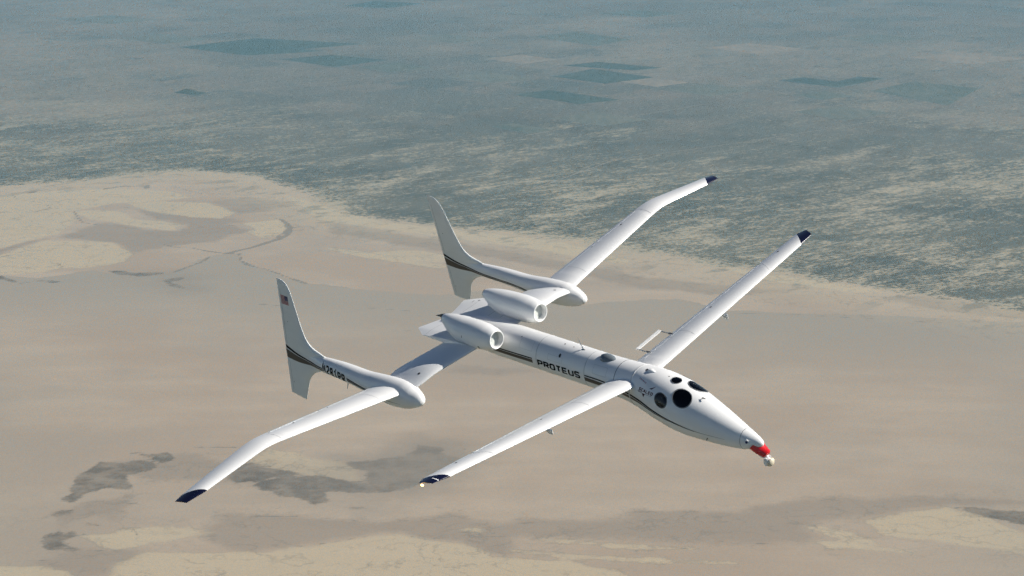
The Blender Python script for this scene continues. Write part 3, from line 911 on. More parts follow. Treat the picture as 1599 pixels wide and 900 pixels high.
WINDOWS = [(5.50, 30, 0.285, 0.275), (4.90, 58, 0.215, 0.205), (5.50, -30, 0.285, 0.275), (4.90, -58, 0.215, 0.205), (5.00, -2.5, 0.145, 0.155)]
cv, cf = [], []
for x, ang, rx, ra in WINDOWS:                           # openings in the hull
    p0, p1 = fus_point(x, ang, -0.22), fus_point(x, ang, 0.20)
    d = (p1 - p0).normalized()
    tx = Vector((1, 0, 0))
    ta = d.cross(tx).normalized()
    rr = [[c + tx * (rx * math.cos(q)) + ta * (ra * 0.985 * math.sin(q)) for q in (2 * math.pi * i / 40 for i in range(40))] for c in (p0, p1)]
    v, f = loft(rr)
    cv_, k = [tuple(q) for q in v], len(cv)
    cv += cv_
    cf += [tuple(i + k for i in q) for q in f]
cutter = new_obj('cutter', mesh_from(cv, cf, smooth=False))
cutter.parent = aircraft
md = fuselage.modifiers.new('cut', 'BOOLEAN')
md.object = cutter
md.operation = 'DIFFERENCE'
md.solver = 'EXACT'
bpy.context.view_layer.update()
dg = bpy.context.evaluated_depsgraph_get()
cut_mesh = bpy.data.meshes.new_from_object(fuselage.evaluated_get(dg))
# the cutter walls leave a closed skin: drop everything that lies inside the hull
bm = bmesh.new()
bm.from_mesh(cut_mesh)
kill = []
for fc in bm.faces:
    c = fc.calc_center_median()
    z, r = interp(FUS, min(max(c.x, -4.9), 7.7))
    if 4.3 < c.x < 6.2 and math.hypot(c.y, c.z - z) < r - 0.012:
        kill.append(fc)
bmesh.ops.delete(bm, geom=kill, context='FACES')
bm.to_mesh(cut_mesh)
bm.free()
fuselage.modifiers.clear()
fuselage.data = cut_mesh
bpy.data.objects.remove(cutter)
for w in WINDOWS:
    porthole(*w)
# cabin behind the panes
V, F = [], []
xs_ = np.linspace(4.3, 6.25, 20)
for i, x in enumerate(xs_):
    z, r = interp(FUS, x)
    for k in range(25):
        a = R(72 + (288 - 72) * k / 24)
        V.append((x, -math.sin(a) * (r - .05), z + math.cos(a) * (r - .05)))
    if i:
        F += [((i - 1) * 25 + k, (i - 1) * 25 + k + 1, i * 25 + k + 1, i * 25 + k) for k in range(24)]
new_obj('cabin_liner', mesh_from(V, F), CABIN, fuselage)
for x in (4.3, 6.25):
    z, r = interp(FUS, x)
    v, f = loft([circle((x, 0, z), r - .012, r - .012, 32), circle((x + .01, 0, z), r - .012, r - .012, 32)])
    new_obj('bulkhead', mesh_from(v, f), CABIN, fuselage)
for y in (-.30, .30):
    zb = -1.15
    for nm, dims in (('seat_cushion', [(4.95, .17, zb), (5.35, .17, zb + .06), (5.40, .16, zb + .12), (4.95, .17, zb + .14)]), ('seat_back', [(4.78, .18, zb + .72), (4.90, .18, zb + .74), (5.05, .18, zb + .10), (4.93, .18, zb + .08)]), ('headrest', [(4.73, .09, zb + .88), (4.83, .09, zb + .90), (4.87, .09, zb + .76), (4.78, .09, zb + .75)])):
        ring0 = [(x, y - w, z) for x, w, z in dims]
        ring1 = [(x, y + w, z) for x, w, z in dims]
        v, f = loft([ring0, ring1])
        new_obj(nm, mesh_from(v, f, smooth=False), SEAT, fuselage)
v, f = loft([[(5.78, y, -.66), (5.98, y, -.60), (6.02, y, -1.15), (5.84, y, -1.15)] for y in (-.42, 0, .42)])
new_obj('instrument_panel', mesh_from(v, f, smooth=False), PANEL, fuselage)

# paint scheme
for s in (-1, 1):
    sh = side_shot(s)
    drape(fus_tree, band([(-2.7, .03, -.01), (-2.0, .004, -.036), (-.53, -.028, -.067)]), 'black_stripe', BLACK, fuselage, sh)
    drape(fus_tree, band([(-2.7, -.03, -.145), (-2.0, -.052, -.168), (-.53, -.086, -.203)]), 'bronze_stripe', BROWN, fuselage, sh)
    drape(fus_tree, band([(1.72, -.108, -.146), (2.3, -.126, -.166), (3.2, -.20, -.25), (4.0, -.312, -.372), (4.68, -.53, -.585), (5.34, -.733, -.760), (6.0, -.922, -.936), (6.96, -1.062, -1.066)], 70), 'black_stripe', BLACK, fuselage, sh)
    drape(fus_tree, band([(1.70, -.176, -.312), (2.3, -.20, -.335), (3.2, -.275, -.39), (4.0, -.39, -.455), (4.68, -.600, -.640), (5.34, -.768, -.788), (6.0, -.941, -.950)], 70), 'bronze_stripe', BROWN, fuselage, sh)

def write(word, trees, x0, x1, top0, top1, h, mat, parent, sh, wide=0.8, weight=0.105, slant=0.0, name='letter', off=0.005):
    n = len(word)
    cell = (x1 - x0) / n
    for k, ch in enumerate(word):
        lw = cell * wide
        ax = (lw / h) - 2 * weight
        V, F = letter(ch, weight, ax)
        P = []
        for u, w in V:
            w = weight + w * (1 - 2 * weight)
            x = x0 + cell * k + (u + weight) * h + slant * (w - 0.5) * h
            top = top0 + (top1 - top0) * (x - x0) / (x1 - x0)
            P.append((x, top - h * (1 - w)))
        drape(trees, (P, F), name, mat, parent, sh, off)

write('PROTEUS', fus_tree, -0.31, 1.55, -.020, -.060, 0.236, BLACK, fuselage, side_shot(-1), wide=0.91, weight=0.145)
# builder's mark under the cockpit windows
write('SCALED', fus_tree, 4.03, 4.60, 0.03, -0.03, 0.085, MAROON, fuselage, side_shot(-1), wide=0.88, weight=0.15, slant=0.25)
arrow = merge([([(4.42, .045), (4.62, .10), (4.50, .03)], [(0, 1, 2)])])
drape(fus_tree, arrow, 'logo_arrow', MAROON, fuselage, side_shot(-1), 0.005)
drape(fus_tree, quad_grid((4.02, -.085), (4.55, -.125), (4.55, -.135), (4.02, -.095), 14, 1), 'logo_swoosh', GREYL, fuselage, side_shot(-1), 0.005)
drape(fus_tree, ([(4.17, -.10), (4.30, -.11), (4.25, -.20)], [(0, 1, 2)]), 'logo_arrow', MAROON, fuselage, side_shot(-1), 0.005)
drape(fus_tree, quad_grid((4.0, -.06), (4.16, -.078), (4.16, -.09), (4.0, -.085), 6, 1), 'logo_swoosh', GREYL, fuselage, side_shot(-1), 0.005)
for k in range(6):                                       # faint stencilled marks above it
    p = fus_point(3.92 + 0.055 * k, 33 + 1.0 * k, 0.0)
    top = lambda v: ((v[0], v[1], 2.0), (0, 0, -1))
    x, y = p.x, p.y
    drape(fus_tree, ([(x, y - .018), (x + .034, y - .018), (x + .030, y + .012), (x + .004, y + .012)], [(0, 1, 2, 3)]), 'stencil_mark', FRED if k % 2 else GREYL, fuselage, top, 0.004)

# fittings on the hull
def spot(trees, x, y, r, mat, parent, name='inspection_port', z=3.0, off=0.004, ax=1.0):
    n = 14
    V = [(x, y)] + [(x + r * ax * math.cos(2 * math.pi * i / n), y + r * math.sin(2 * math.pi * i / n)) for i in range(n)]
    F = [(0, 1 + i, 1 + (i + 1) % n) for i in range(n)]
    return drape(trees, (V, F), name, mat, parent, lambda v: ((v[0], v[1], z), (0, 0, -1)), off)

for x, y, r in ((0.52, -.02, .026), (0.90, -.026, .020), (4.72, .03, .022), (0.626, -.406, .045), (-1.15, -.25, .018)):
    spot(fus_tree, x, y, r, DARK, fuselage)
def hatch(x0, x1, a0, a1, w=.009):
    rim = []
    for (xa, xb, aa, ab) in ((x0, x1, a0, a0), (x1, x1, a0, a1), (x1, x0, a1, a1), (x0, x0, a1, a0)):
        rim.append((xa, xb, aa, ab))
    V, F = [], []
    for xa, xb, aa, ab in rim:
        n = 10
        for i in range(n + 1):
            t_ = i / n
            x, a = xa + (xb - xa) * t_, aa + (ab - aa) * t_
            r = interp(FUS, x)[1]
            if xa == xb:
                p_, q_ = fus_point(x - w / 2, a, .003), fus_point(x + w / 2, a, .003)
            else:
                da = math.degrees(w / 2 / r)
                p_, q_ = fus_point(x, a - da, .003), fus_point(x, a + da, .003)
            V += [p_, q_]
            if i:
                k = len(V)
                F.append((k - 4, k - 3, k - 1, k - 2))
    return new_obj('access_hatch', mesh_from(V, F, sharp=180, recalc=False), SEAM, fuselage)

hatch(-1.1, -.55, 28, 62)
hatch(.15, .75, 52, 70)
hatch(2.05, 2.6, 38, 66)
b0 = fus_point(1.28, 0)
tube('antenna', b0 - Vector((0, 0, .02)), (1.125, 0, b0.z + 0.36), 0.030, WHITE, fuselage, 0.010, flat=0.3)
ellipsoid('antenna_base', (1.28, 0, b0.z), (0.07, 0.035, 0.02), SMOKE, fuselage, 16, 6, True)
# smoked observation blister
rings = []
for k in range(17):
    t = k / 16
    w = math.sin(math.pi * t ** 0.8) ** 0.7 if 0 < t < 1 else 0.02
    x = 2.02 + 0.62 * t
    z, r = interp(FUS, x)
    ring = []
    for i in range(17):
        a = math.pi * i / 16
        y = 0.20 * w * math.cos(a)
        ring.append((x, -0.02 + y, z + math.sqrt(max(r * r - y * y, 0)) - 0.01 + 0.115 * w * math.sin(a)))
    rings.append(ring)
v, f = loft(rings, False, False, False)
new_obj('observation_blister', mesh_from(v, f, sharp=70), SMOKE, fuselage)
# air scoop ahead of the canard
p = fus_point(4.09, 3)
rings = []
for x, w, h in ((-.12, .035, .012), (-.06, .075, .055), (.03, .08, .060), (.10, .05, .035), (.18, .012, .004)):
    rings.append([(p.x + x, p.y + w * c, interp(FUS, p.x + x)[0] + interp(FUS, p.x + x)[1] - .006 + h * d) for c, d in ((-1, 0), (-.8, .7), (-.3, 1), (.3, 1), (.8, .7), (1, 0))])
v, f = loft(rings)
scoop = new_obj('air_scoop', mesh_from(v, f, sharp=50), WHITE, fuselage)
spot(fus_tree, 3.93, -.05, .055, DARK, scoop, 'scoop_outlet', ax=0.7)
# air data probe
p = fus_point(5.97, 3)
tube('probe', p, p + Vector((.01, 0, .05)), .012, DARK, fuselage)
tube('probe', p + Vector((.01, 0, .045)), p + Vector((.12, 0, .035)), .014, DARK, fuselage)
p = fus_point(6.4, 108)
tube('drain_mast', p, p + Vector((-.02, -.04, -.06)), .012, DARK, fuselage)

# nose sensor: red fairing, white gimbal, cream dome; lens in the nose
sens = []
for t in np.linspace(0, 1, 12):
    c = Vector((7.72 + .40 * t, 0, -1.24 - .25 * t - .04 * math.sin(math.pi * t)))
    sens.append(frame_ring(c, (0.62 + .2 * t, 0, -0.6), .180 - .055 * t ** 1.4 if t < .92 else .11 - .4 * (t - .92), (.240 - .11 * t) if t < .92 else .12 - .4 * (t - .92), 32))
v, f = loft(sens)
turret = new_obj('sensor_fairing', mesh_from(v, f, sharp=50), RED, fuselage)
v, f = loft([circle((7.90, 0, -1.50), .16, .11, 24, 'z'), circle((7.93, 0, -1.56), .15, .105, 24, 'z'), circle((7.95, 0, -1.585), .12, .09, 24, 'z')])
new_obj('mounting_plate', mesh_from(v, f), WHITE, turret)
tube('gimbal_neck', (8.02, 0, -1.50), (8.07, 0, -1.64), .075, WHITE, turret, .06, 20)
for s in (1, -1):
    rings = []
    for k in range(9):
        a = -1.35 + 2.7 * k / 8
        rr = .135
        rings.append(circle((8.055 + .03 * math.cos(a), s * .085, -1.70 + rr * math.sin(a)), max(.10 * math.cos(a), .01), .02, 16, 'z'))
    v, f = loft(rings)
    new_obj('gimbal_yoke', mesh_from(v, f), WHITE, turret)
ellipsoid('gimbal_ball', (8.085, 0, -1.705), (.11, .105, .135), WHITE, turret)
rings = []
for k in range(10):
    a = k / 9 * 1.5
    rings.append(frame_ring(Vector((8.165, 0, -1.72)) + Vector((.9, 0, -.25)).normalized() * (.10 * math.sin(a)), (.9, 0, -.25), .135 * math.cos(a) + .002, .135 * math.cos(a) + .002))
v, f = loft(rings)
new_obj('sensor_dome', mesh_from(v, f, sharp=50), CREAM, turret)
p = fus_point(7.62, 72)
nrm = (fus_point(7.62, 72, .1) - p).normalized() + Vector((.55, 0, 0))
eye = tube('camera_port', p - nrm * .01, p + nrm * .022, .075, WHITE, fuselage, .066, 20)
tube('lens', p + nrm * .018, p + nrm * .030, .042, LENS, eye, .036, 16)

# ---------------------------------------------------------------- canard wing
CAN = [(0.30, 3.84, .30, -.045, 2.70, .30, -.125, .17), (0.75, 3.83, .75, .005, 2.705, .75, -.075, .165), (7.57, 3.64, 7.57, .786, 3.05, 8.06, .83, .135)]
def line_at(K, y, j):
    return float(np.interp(y, [k[0] for k in K], [k[j] for k in K]))

def chord_at(K, s_):
    A = [np.interp(s_, [k[0] for k in K], [k[j] for k in K]) for j in range(1, 8)]
    return A[:3], A[3:6], A[6]

def wing_mesh(K, s, cut=None, cutspan=(0, 0), smooth=0.0, camber=0.02, step=0.12, span=None):
    """whole wing; over cutspan the trailing part is left out for a flap (cut(span) = chord fraction)"""
    S, A = plan(K, smooth, step)
    rows = []
    for q, a in zip(S, A):
        if span and not (span[0] - 1e-6 <= q <= span[1] + 1e-6):
            continue
        rows.append((q, a))
    rings = []
    prev_in = None
    for q, a in rows:
        inside = cut is not None and cutspan[0] <= q <= cutspan[1]
        le, te, t = side(a[:3], s), side(a[3:6], s), a[6]
        if prev_in is not None and inside != prev_in:
            rings.append(foil_ring(le, te, t, 0, cut(q) if prev_in else 1.0, camber=camber))
        rings.append(foil_ring(le, te, t, 0, cut(q) if inside else 1.0, camber=camber))
        prev_in = inside
    # equal ring seams must differ a little so that no two rings coincide
    for i in range(1, len(rings)):
        if (rings[i][0] - rings[i - 1][0]).length < 1e-9 or abs(rings[i][18].y - rings[i - 1][18].y) < 1e-9:
            rings[i] = [p + Vector((0, 0.004 * s, 0)) for p in rings[i]]
    v, f = loft(rings)
    return mesh_from(v, f, sharp=38)

def flap_mesh(K, s, cut, span, gap=0.012, smooth=0.0, lift=0.002, camber=0.02, step=0.2):
    S, A = plan(K, smooth, 0.05)
    rings = []
    for q in np.arange(span[0] + .015, span[1], step).tolist() + [span[1] - .015]:
        a = np.array([np.interp(q, S, A[:, j]) for j in range(7)])
        le, te = Vector(side(a[:3], s)), Vector(side(a[3:6], s))
        ch = (te - le).length
        c0 = cut(q) + gap / ch
        n = 8
        ring = []
        cs = [c0 + (1 - c0) * (i / n) for i in range(n + 1)]
        for c in reversed(cs):
            ring.append(le + (te - le) * c + Vector((0, 0, foil(c, a[6], camber)[0] * ch + lift)))
        up, lo = foil(c0, a[6], camber)
        ring.append(le + (te - le) * (c0 - .010) + Vector((0, 0, (up * .62 + lo * .38) * ch + lift)))
        ring.append(le + (te - le) * (c0 - .010) + Vector((0, 0, (up * .2 + lo * .8) * ch + lift)))
        for c in cs:
            ring.append(le + (te - le) * c + Vector((0, 0, foil(c, a[6], camber)[1] * ch + lift)))
        rings.append(ring)
    v, f = loft(rings)
    return mesh_from(v, f, sharp=50)

def tip_mesh(inner, outer, s, camber=0.02):
    """inner and outer: (LE, TE, t)"""
    rings = []
    for k in range(9):
        u = k / 8
        le = Vector(inner[0]).lerp(Vector(outer[0]), u)
        te = Vector(inner[1]).lerp(Vector(outer[1]), u)
        t = inner[2] + (outer[2] - inner[2]) * u ** 2
        rings.append(foil_ring(side(le, s), side(te, s), t, camber=camber))
    v, f = loft(rings)
    return mesh_from(v, f, sharp=38)

can_cut = lambda q: float(np.interp(q, [.8, 5.85], [.775, .865]))
for s in (-1, 1):
    cw = new_obj('canard_wing', wing_mesh(CAN, s, can_cut, (0.80, 5.85), camber=0.045), WHITE, aircraft)
    cw['label'] = 'starboard canard wing' if s < 0 else 'port canard wing'
    new_obj('flap', flap_mesh(CAN, s, can_cut, (0.80, 5.85), camber=0.045), FLAPW, cw)
    le, te, t = chord_at(CAN, 7.57)
    tip = new_obj('wing_tip', tip_mesh((le, te, t), ((3.60, 8.14, .875), (3.22, 8.33, .885), .07), s, 0.045), NAVY, cw)
    tr = bvh_of(cw)
    for x, y, r in ((3.18, 3.69, .034), (3.20, 6.95, .034)):
        spot(tr, x, y * s, r, DARK, cw)
    # small fairing under the leading edge
    y0 = 3.95 if s < 0 else 3.62
    le, te, t = chord_at(CAN, y0)
    rings = []
    for u, w, h in ((-.16, .006, .02), (-.06, .03, .07), (.06, .035, .11), (.16, .022, .12), (.20, .006, .10)):
        c = Vector(side(le, s)) + Vector((u - .06, 0, -.03 - h / 2))
        rings.append(circle(c, w, h / 2 + .03, 16))
    v, f = loft(rings)
    new_obj('probe_fairing', mesh_from(v, f), WHITE, cw)
    if s < 0:
        a, b = Vector((3.50, -8.17, .90)), Vector((3.52, -7.93, .855))
        tr2 = bvh_of(tip)
        g = quad_grid((3.40, -7.98), (3.60, -7.93), (3.605, -7.965), (3.40, -8.015), 6, 1)
        drape(tr2, g, 'tip_stripe', WHITE, tip, lambda v: ((v[0], v[1], 3.0), (0, 0, -1)), .004)
        lm = NT('lit_navigation_light')
        em = lm.n('ShaderNodeEmission')
        em.inputs['Color'].default_value = (1.0, 0.55, 0.20, 1)
        em.inputs['Strength'].default_value = 6
        lm.t.links.new(em.outputs[0], lm.out.inputs['Surface'])
        ellipsoid('navigation_light', (3.34, -8.325, .850), (.055, .03, .030), lm.mat, tip, 16, 10)['label'] = 'lit warm white navigation light'
    else:
        # open rack behind the port flap
        z0 = lambda y: -.075 + .113 * (y - .75) + .05
        rack = []
        for (xa, xb) in ((2.33, 2.40), (2.43, 2.465)):
            rings = []
            for y in (1.10, 1.45, 1.8, 2.16):
                z = z0(y) + .06
                rings.append([(xa, y, z - .006), (xa + .3 * (xb - xa), y, z + .014), (xb, y, z + .006), (xb, y, z - .02), (xa + .3 * (xb - xa), y, z - .02)])
            v, f = loft(rings)
            rack.append(new_obj('rack_slat', mesh_from(v, f, smooth=False), FLAPW if xa < 2.4 else WHITE, cw))
        for y in (1.12, 2.14):
            tube('rack_arm', (2.34, y, z0(y) + .045), (2.86, y - .01, z0(y) + .05), .016, STEEL, cw)
            tube('rack_bracket', (2.80, y - .02, z0(y) + .06), (2.92, y + .03, z0(y) + .055), .034, SEAMD, cw, .02)

# ---------------------------------------------------------------- main wing
INN = [(0.20, -2.20, .20, .28, -3.80, .20, .24, .13), (1.30, -2.22, 1.30, .27, -3.66, 1.30, .23, .13), (2.78, -2.60, 2.75, .075, -4.38, 2.83, -.12, .135), (3.30, -2.74, 3.30, -.10, -4.42, 3.30, -.26, .13), (3.85, -3.03, 3.85, -.26, -4.42, 3.85, -.29, .12)]
OUT = [(3.45, -3.00, 3.45, -.26, -4.43, 3.45, -.30, .14), (3.95, -3.064, 3.923, -.18, -4.417, 4.016, -.214, .145), (8.65, -3.367, 8.607, .501, -4.149, 8.707, .551, .14), (11.0, -3.378, 10.969, .292, -3.974, 11.48, .249, .13)]
ail_cut = lambda q: 0.84
for s in (-1, 1):
    iw = new_obj('inner_wing', wing_mesh(INN, s, smooth=0.15), WHITE, aircraft)
    tr = bvh_of(iw)
    spot(tr, -3.05, 3.0 * s, .045, DARK, iw)
    ow = new_obj('outer_wing', wing_mesh(OUT, s, ail_cut, (4.2, 8.0), smooth=0.28, camber=0.045), WHITE, aircraft)
    ow['label'] = 'starboard outer wing, drooping beyond its bend' if s < 0 else 'port outer wing, drooping beyond its bend'
    new_obj('flap', flap_mesh(OUT, s, ail_cut, (4.2, 6.1), smooth=0.28, camber=0.045), FLAPW, ow)
    new_obj('aileron', flap_mesh(OUT, s, ail_cut, (6.12, 8.0), smooth=0.28, camber=0.045), FLAPW, ow)
    le, te, t = chord_at(OUT, 11.0)
    new_obj('wing_tip', tip_mesh((le, te, t), ((-3.50, 11.64, .215), (-3.93, 11.77, .205), .06), s, 0.045), NAVY, ow)
    tr = bvh_of(ow)
    for x, y, r in ((-4.10, 5.85, .03), (-3.98, 7.22, .038), (-4.12, 7.66, .026)):
        spot(tr, x, y * s, r, DARK, ow)

def chord_seam(tr, K, q, s, parent, c0=.06, c1=.80, w=.007):
    le, te, t_ = chord_at(K, q)
    a = np.array(le[:2]) + (np.array(te[:2]) - np.array(le[:2])) * c0
    b = np.array(le[:2]) + (np.array(te[:2]) - np.array(le[:2])) * c1
    g = quad_grid((a[0], s * (a[1] - w)), (b[0], s * (b[1] - w)), (b[0], s * (b[1] + w)), (a[0], s * (a[1] + w)), 16, 1)
    drape(tr, g, 'panel_joint', SEAM, parent, lambda v: ((v[0], v[1], 3.0), (0, 0, -1)), .0025)

for o in [o for o in aircraft.children if o.name.split('.')[0] in ('canard_wing', 'outer_wing')]:
    s = -1 if o.data.vertices[0].co.y < 0 else 1
    tr = bvh_of(o)
    if o.name.startswith('canard'):
        for q in (2.3, 5.95):
            chord_seam(tr, CAN, q, s, o)
    else:
        for q in (4.6, 8.15):
            chord_seam(tr, OUT, q, s, o)

# centre section with its trailing tail deck between the engines
deck_rows = []
for y, xl, xt, zl, zt in ((0.0, -2.2, -4.94, .29, .24), (.28, -2.2, -5.01, .29, .24), (.7, -2.2, -5.15, .29, .25), (1.0, -2.2, -5.255, .285, .262), (1.08, -2.21, -5.17, .282, .265), (1.36, -2.22, -4.68, .27, .285), (1.375, -2.23, -4.2, .265, .27)):
    deck_rows.append((y, (xl, y, zl), (xt, y, zt)))
rings = []
for y, le, te in [(-y, side(l, -1), side(t, -1)) for y, l, t in deck_rows[::-1][:-1]] + deck_rows:
    rings.append(foil_ring(le, te, 0.072, camber=0.012))
v, f = loft(rings)
deck = new_obj('tail_deck', mesh_from(v, f, sharp=40), WHITE, aircraft)
dtree = bvh_of(deck)
dn = lambda v: ((v[0], v[1], 3.0), (0, 0, -1))
for pts4 in (((-4.555, .30), (-4.545, .30), (-4.545, 1.30), (-4.555, 1.30)), ((-3.35, .3), (-3.338, .3), (-3.338, 1.0), (-3.35, 1.0)), ((-2.86, .4), (-2.85, .4), (-2.85, 1.0), (-2.86, 1.0)), ((-4.555, -1.30), (-4.545, -1.30), (-4.545, -.30), (-4.555, -.30))):
    drape(dtree, quad_grid(*pts4, 1, 12), 'panel_joint', GREYL, deck, dn, .003)
spot(dtree, -4.62, 1.12, .035, DARK, deck, z=3)
drape(dtree, quad_grid((-4.78, .93), (-4.76, .93), (-4.76, 1.06), (-4.78, 1.06), 1, 3), 'hinge_slot', DARK, deck, dn, .003)

v, f = loft([circle((x, 0, z), r, r, 28) for x, z, r in ((-4.75, .235, .10), (-4.95, .228, .10), (-5.15, .205, .075), (-5.38, .17, .036), (-5.56, .14, .006))])
new_obj('tail_cone', mesh_from(v, f), DARK, fuselage)

# ---------------------------------------------------------------- engines
NAC = [(-1.52, .96, .585, .300), (-1.56, .96, .588, .322), (-1.75, .96, .59, .372), (-2.0, .958, .595, .415), (-2.4, .95, .602, .438), (-2.9, .94, .615, .432), (-3.3, .93, .665, .375), (-3.6, .92, .735, .285), (-3.8, .91, .790, .200), (-3.90, .905, .815, .150)]
for s in (-1, 1):
    rings = []
    for x in np.linspace(-1.52, -3.90, 44):
        y, z, r = interp(sorted(NAC), x)
        rings.append(circle((x, s * y, z), r, r, 48))
    lip = []
    for k in range(1, 7):                                # lip rolls over into the duct
        a = math.pi * k / 6
        lip.append(circle((-1.52 + .022 * math.sin(a), s * .96, .585), .2765 + .0235 * math.cos(a), .2765 + .0235 * math.cos(a), 48))
    v, f = loft(rings[::-1] + lip, True, False)
    nac = new_obj('engine_nacelle', mesh_from(v, f, sharp=60), WHITE, aircraft)
    nac['label'] = 'starboard jet engine nacelle' if s < 0 else 'port jet engine nacelle'
    v, f = loft([circle((x, s * .96, .585), r, r, 48) for x, r in ((-1.521, .2528), (-1.56, .251), (-1.63, .249), (-1.69, .248))], False, False)
    new_obj('intake_duct', mesh_from(v, f), WHITE, nac)
    v, f = loft([circle((-1.688, s * .96, .585), .2475, .2475, 48), circle((-1.68, s * .96, .585), .12, .12, 48), circle((-1.675, s * .96, .585), .01, .01, 48)], False, True)
    new_obj('intake_screen', mesh_from(v, f, sharp=70), FANGREY, nac)
    # keel fairing down to the wing
    rings = []
    for t in np.linspace(0, 1, 14):
        x = -1.86 - 2.05 * t
        y, z, r = interp(sorted(NAC), x)
        w = (.02 + .24 * math.sin(math.pi * min(t * 1.15, 1.0)) ** 0.7) if t < .87 else .26 * (1 - t)
        w = max(w, .02)
        zt, zb = z - .1, .16 + .10 * t
        rings.append([(x, s * y + w * c, zb + (zt - zb) * d) for c, d in ((-1, 1), (-1, .4), (-.7, .08), (0, 0), (.7, .08), (1, .4), (1, 1))])
    v, f = loft(rings)
    new_obj('pylon', mesh_from(v, f, sharp=60), WHITE, nac)
    # exhaust
    v, f = loft([circle((-3.86, s * .907, .806), .165, .165, 28), circle((-3.93, s * .903, .823), .135, .135, 28), circle((-3.925, s * .903, .822), .12, .12, 28), circle((-3.7, s * .905, .80), .11, .11, 28)], False, True)
    new_obj('exhaust_nozzle', mesh_from(v, f), DARK, nac)
    tr = bvh_of(nac)
    sh = side_shot(s)
    drape(tr, band([(-3.45, .455, .447), (-2.45, .388, .380)], 14), 'cowl_joint', SEAMD, nac, sh, .003)
    drape(tr, quad_grid((-2.02, .46), (-1.96, .46), (-1.96, .36), (-2.02, .36), 3, 4), 'drain_port', SEAMD, nac, sh, .004)
    drape(tr, quad_grid((-2.66, .70), (-2.63, .70), (-2.64, .62), (-2.67, .62), 2, 4), 'latch', SEAMD, nac, sh, .004)

# ---------------------------------------------------------------- booms and fins
BOOM = [(-9.05, -.16, .012, .05), (-8.4, -.17, .04, .15), (-7.8, -.20, .10, .23), (-7.2, -.215, .19, .255), (-6.2, -.23, .265, .278), (-5.0, -.313, .312, .316), (-4.24, -.355, .375, .388), (-3.7, -.375, .405, .425), (-3.2, -.375, .390, .408), (-2.9, -.380, .345, .352), (-2.65, -.395, .262, .262), (-2.5, -.40, .195, .195), (-2.40, -.41, .125, .125), (-2.355, -.42, .06, .06), (-2.345, -.422, .01, .01)]
LE_CURVE = [(-1.74, -8.51), (-1.43, -8.36), (-1.20, -8.24), (-1.02, -8.15), (-.87, -8.04), (-.77, -7.93), (-.66, -7.78), (-.56, -7.56), (-.44, -7.25), (-.2, -7.05), (-.02, -7.0), (.06, -7.08), (.115, -7.25), (.165, -7.43), (.25, -7.67), (.36, -7.82), (.52, -7.95), (.96, -8.10), (1.5, -8.215), (2.0, -8.33), (2.2, -8.41), (2.32, -8.52), (2.39, -8.63), (2.425, -8.78), (2.435, -8.93)]
TE_CURVE = [(-1.74, -9.30), (-1.64, -9.29), (.11, -9.135), (2.435, -8.955)]

def boom_y(z):
    return 3.553 - .1 * z

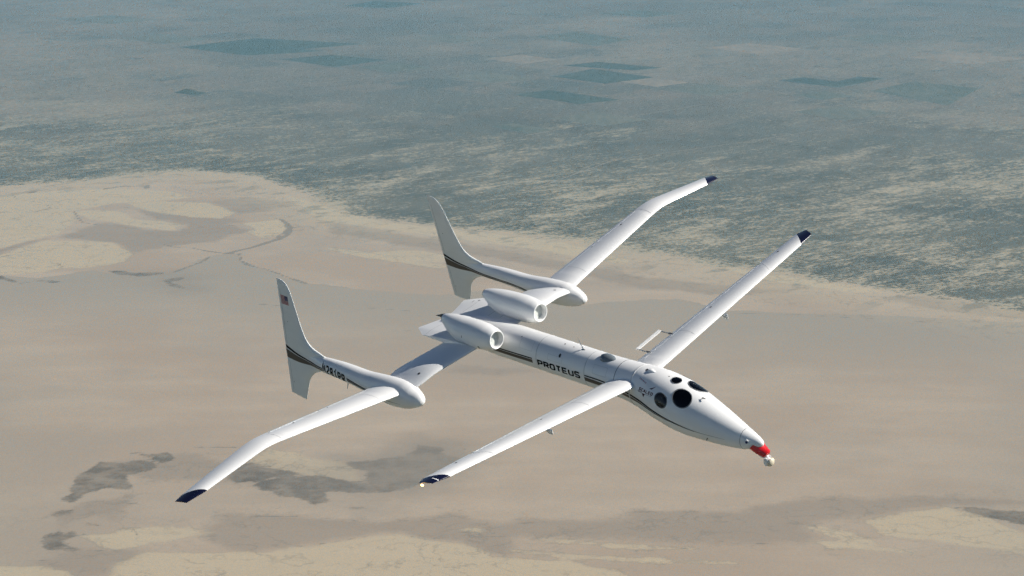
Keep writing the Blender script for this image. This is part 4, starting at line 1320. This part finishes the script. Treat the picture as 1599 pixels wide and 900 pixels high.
for s in (-1, 1):
    rings = []
    for x in np.concatenate([np.linspace(-9.05, -2.9, 90), np.linspace(-2.88, -2.345, 26)]):
        z, ry, rz = interp(BOOM, x)
        rings.append([(p[0], s * (p[1] - .1 * p[2]), p[2]) for p in circle((x, 3.553, z), ry, rz, 44)])
    v, f = loft(rings)
    boom = new_obj('tail_boom', mesh_from(v, f, sharp=60), WHITE, aircraft)
    boom['label'] = 'starboard tail boom with registration letters' if s < 0 else 'port tail boom'
    rings = []
    for z in np.concatenate([np.linspace(-1.74, 2.2, 74), np.linspace(2.23, 2.434, 12)]):
        xl, xt = interp(LE_CURVE, z)[0], interp(TE_CURVE, z)[0]
        if z < -1.64:                                    # slanted lower tip
            xt = xt + (xl - xt) * (-1.64 - z) / .105
        ch = max(xl - xt, .02)
        th = min(.125, .10 + .02 * abs(z)) * ch if ch > 1.15 else .115 * ch
        th = min(th, .15)
        ring = []
        n = 16
        cs = [(1 - math.cos(math.pi * i / n)) / 2 for i in range(n + 1)]
        for c in reversed(cs):
            ring.append((xl - ch * c, s * (boom_y(z) + foil(c, 1, 0)[0] * th), z))
        for c in cs[1:]:
            ring.append((xl - ch * c, s * (boom_y(z) + foil(c, 1, 0)[1] * th), z))
        rings.append(ring)
    v, f = loft(rings)
    fin = new_obj('fin', mesh_from(v, f, sharp=50), FINW, boom)
    trees = bvh_of(boom, fin)
    for q in (-1, 1):                                    # outboard and inboard faces
        sh = side_shot(s * q) if q > 0 else (lambda v, s=s: ((v[0], s * 2.6, v[1]), (0, s, 0)))
        drape(trees, band([(-9.12, .10, -.005), (-8.5, -.075, -.15), (-7.9, -.165, -.215), (-7.05, -.215, -.25)], 30), 'black_stripe', BLACK, boom, sh)
        drape(trees, band([(-9.14, -.055, -.36), (-8.5, -.175, -.385), (-7.9, -.232, -.355), (-7.05, -.266, -.335)], 30), 'bronze_stripe', BROWN, boom, sh)
        a = [(-7.03, -.215, -.25), (-5.7, -.255, -.285)] if q < 0 else None
        if q < 0 or s > 0:
            drape(trees, band([(-7.05, -.215, -.25), (-5.7, -.255, -.285), (-4.76, -.36, -.39), (-4.2, -.42, -.445)], 40), 'black_stripe', BLACK, boom, sh)
            drape(trees, band([(-7.05, -.266, -.335), (-5.7, -.30, -.345), (-4.76, -.405, -.44), (-4.2, -.46, -.485)], 40), 'bronze_stripe', BROWN, boom, sh)
        else:
            drape(trees, band([(-5.70, -.225, -.262), (-5.0, -.335, -.37), (-4.5, -.385, -.415), (-3.7, -.47, -.490), (-3.05, -.485, -.490)], 40), 'black_stripe', BLACK, boom, sh)
            drape(trees, band([(-5.70, -.275, -.335), (-5.0, -.383, -.43), (-4.5, -.428, -.465), (-3.9, -.485, -.50)], 40), 'bronze_stripe', BROWN, boom, sh)
    if s < 0:
        write('N281PR', trees, -7.02, -5.76, -.035, -.150, 0.30, BLACK, boom, side_shot(-1), wide=0.84, weight=0.105)
        # flag, union towards the leading edge
        fx0, fx1, fz0, fz1 = -8.885, -8.475, 1.585, 1.885
        sh = side_shot(-1)
        flag = drape(trees, quad_grid((fx0, fz0), (fx1, fz0), (fx1, fz1), (fx0, fz1), 6, 4), 'flag', plain('flag_white', (.55, .52, .50)), fin, sh, .004)
        for k in range(0, 13, 2):
            za, zb = fz1 - (fz1 - fz0) * k / 13, fz1 - (fz1 - fz0) * (k + 1) / 13
            xe = fx1 if k > 6 else fx1 - .42 * (fx1 - fx0)
            drape(trees, quad_grid((fx0, zb), (xe, zb), (xe, za), (fx0, za), 6, 1), 'flag_stripe', FRED, fin, sh, .007)
        zc = fz1 - (fz1 - fz0) * 7 / 13
        drape(trees, quad_grid((fx1 - .42 * (fx1 - fx0), zc), (fx1, zc), (fx1, fz1), (fx1 - .42 * (fx1 - fx0), fz1), 4, 4), 'flag_canton', FBLUE, fin, sh, .008)
        parts = []
        for j in range(9):
            for i in range(6 if j % 2 == 0 else 5):
                cx = fx1 - .42 * (fx1 - fx0) * ((i + .5 + .5 * (j % 2)) / 6)
                cz = fz1 - (fz1 - zc) * (j + .5) / 9
                parts.append(([(cx - .005, cz), (cx, cz - .005), (cx + .005, cz), (cx, cz + .005)], [(0, 1, 2, 3)]))
        drape(trees, merge(parts), 'flag_stars', plain('star_white', (.6, .6, .6)), fin, sh, .011)['kind'] = 'stuff'
        tube('blade_antenna', (-6.0, -3.60, -.48), (-6.17, -3.63, -.83), .035, WHITE, boom, .018, flat=.3)
    for x, z, r in ((-8.72, .98, .016), (-9.0, -1.20, .016)):
        n = 10
        V = [(x, z)] + [(x + r * math.cos(2 * math.pi * i / n), z + r * math.sin(2 * math.pi * i / n)) for i in range(n)]
        drape(trees, (V, [(0, 1 + i, 1 + (i + 1) % n) for i in range(n)]), 'inspection_port', DARK, fin, side_shot(-1) if s < 0 else (lambda v: ((v[0], 2.6, v[1]), (0, 1, 0))), .004)
    # rudder hinge line
    for q in (-1, 1):
        sh = side_shot(s) if q > 0 else (lambda v, s=s: ((v[0], s * 2.6, v[1]), (0, s, 0)))
        drape(trees, quad_grid((-9.015, .15), (-9.005, .15), (-8.845, 2.1), (-8.855, 2.1), 1, 16), 'rudder_joint', GREYL, fin, sh, .003)
        drape(trees, quad_grid((-9.05, -.45), (-9.04, -.45), (-9.10, -1.5), (-9.11, -1.5), 1, 10), 'rudder_joint', GREYL, fin, sh, .003)
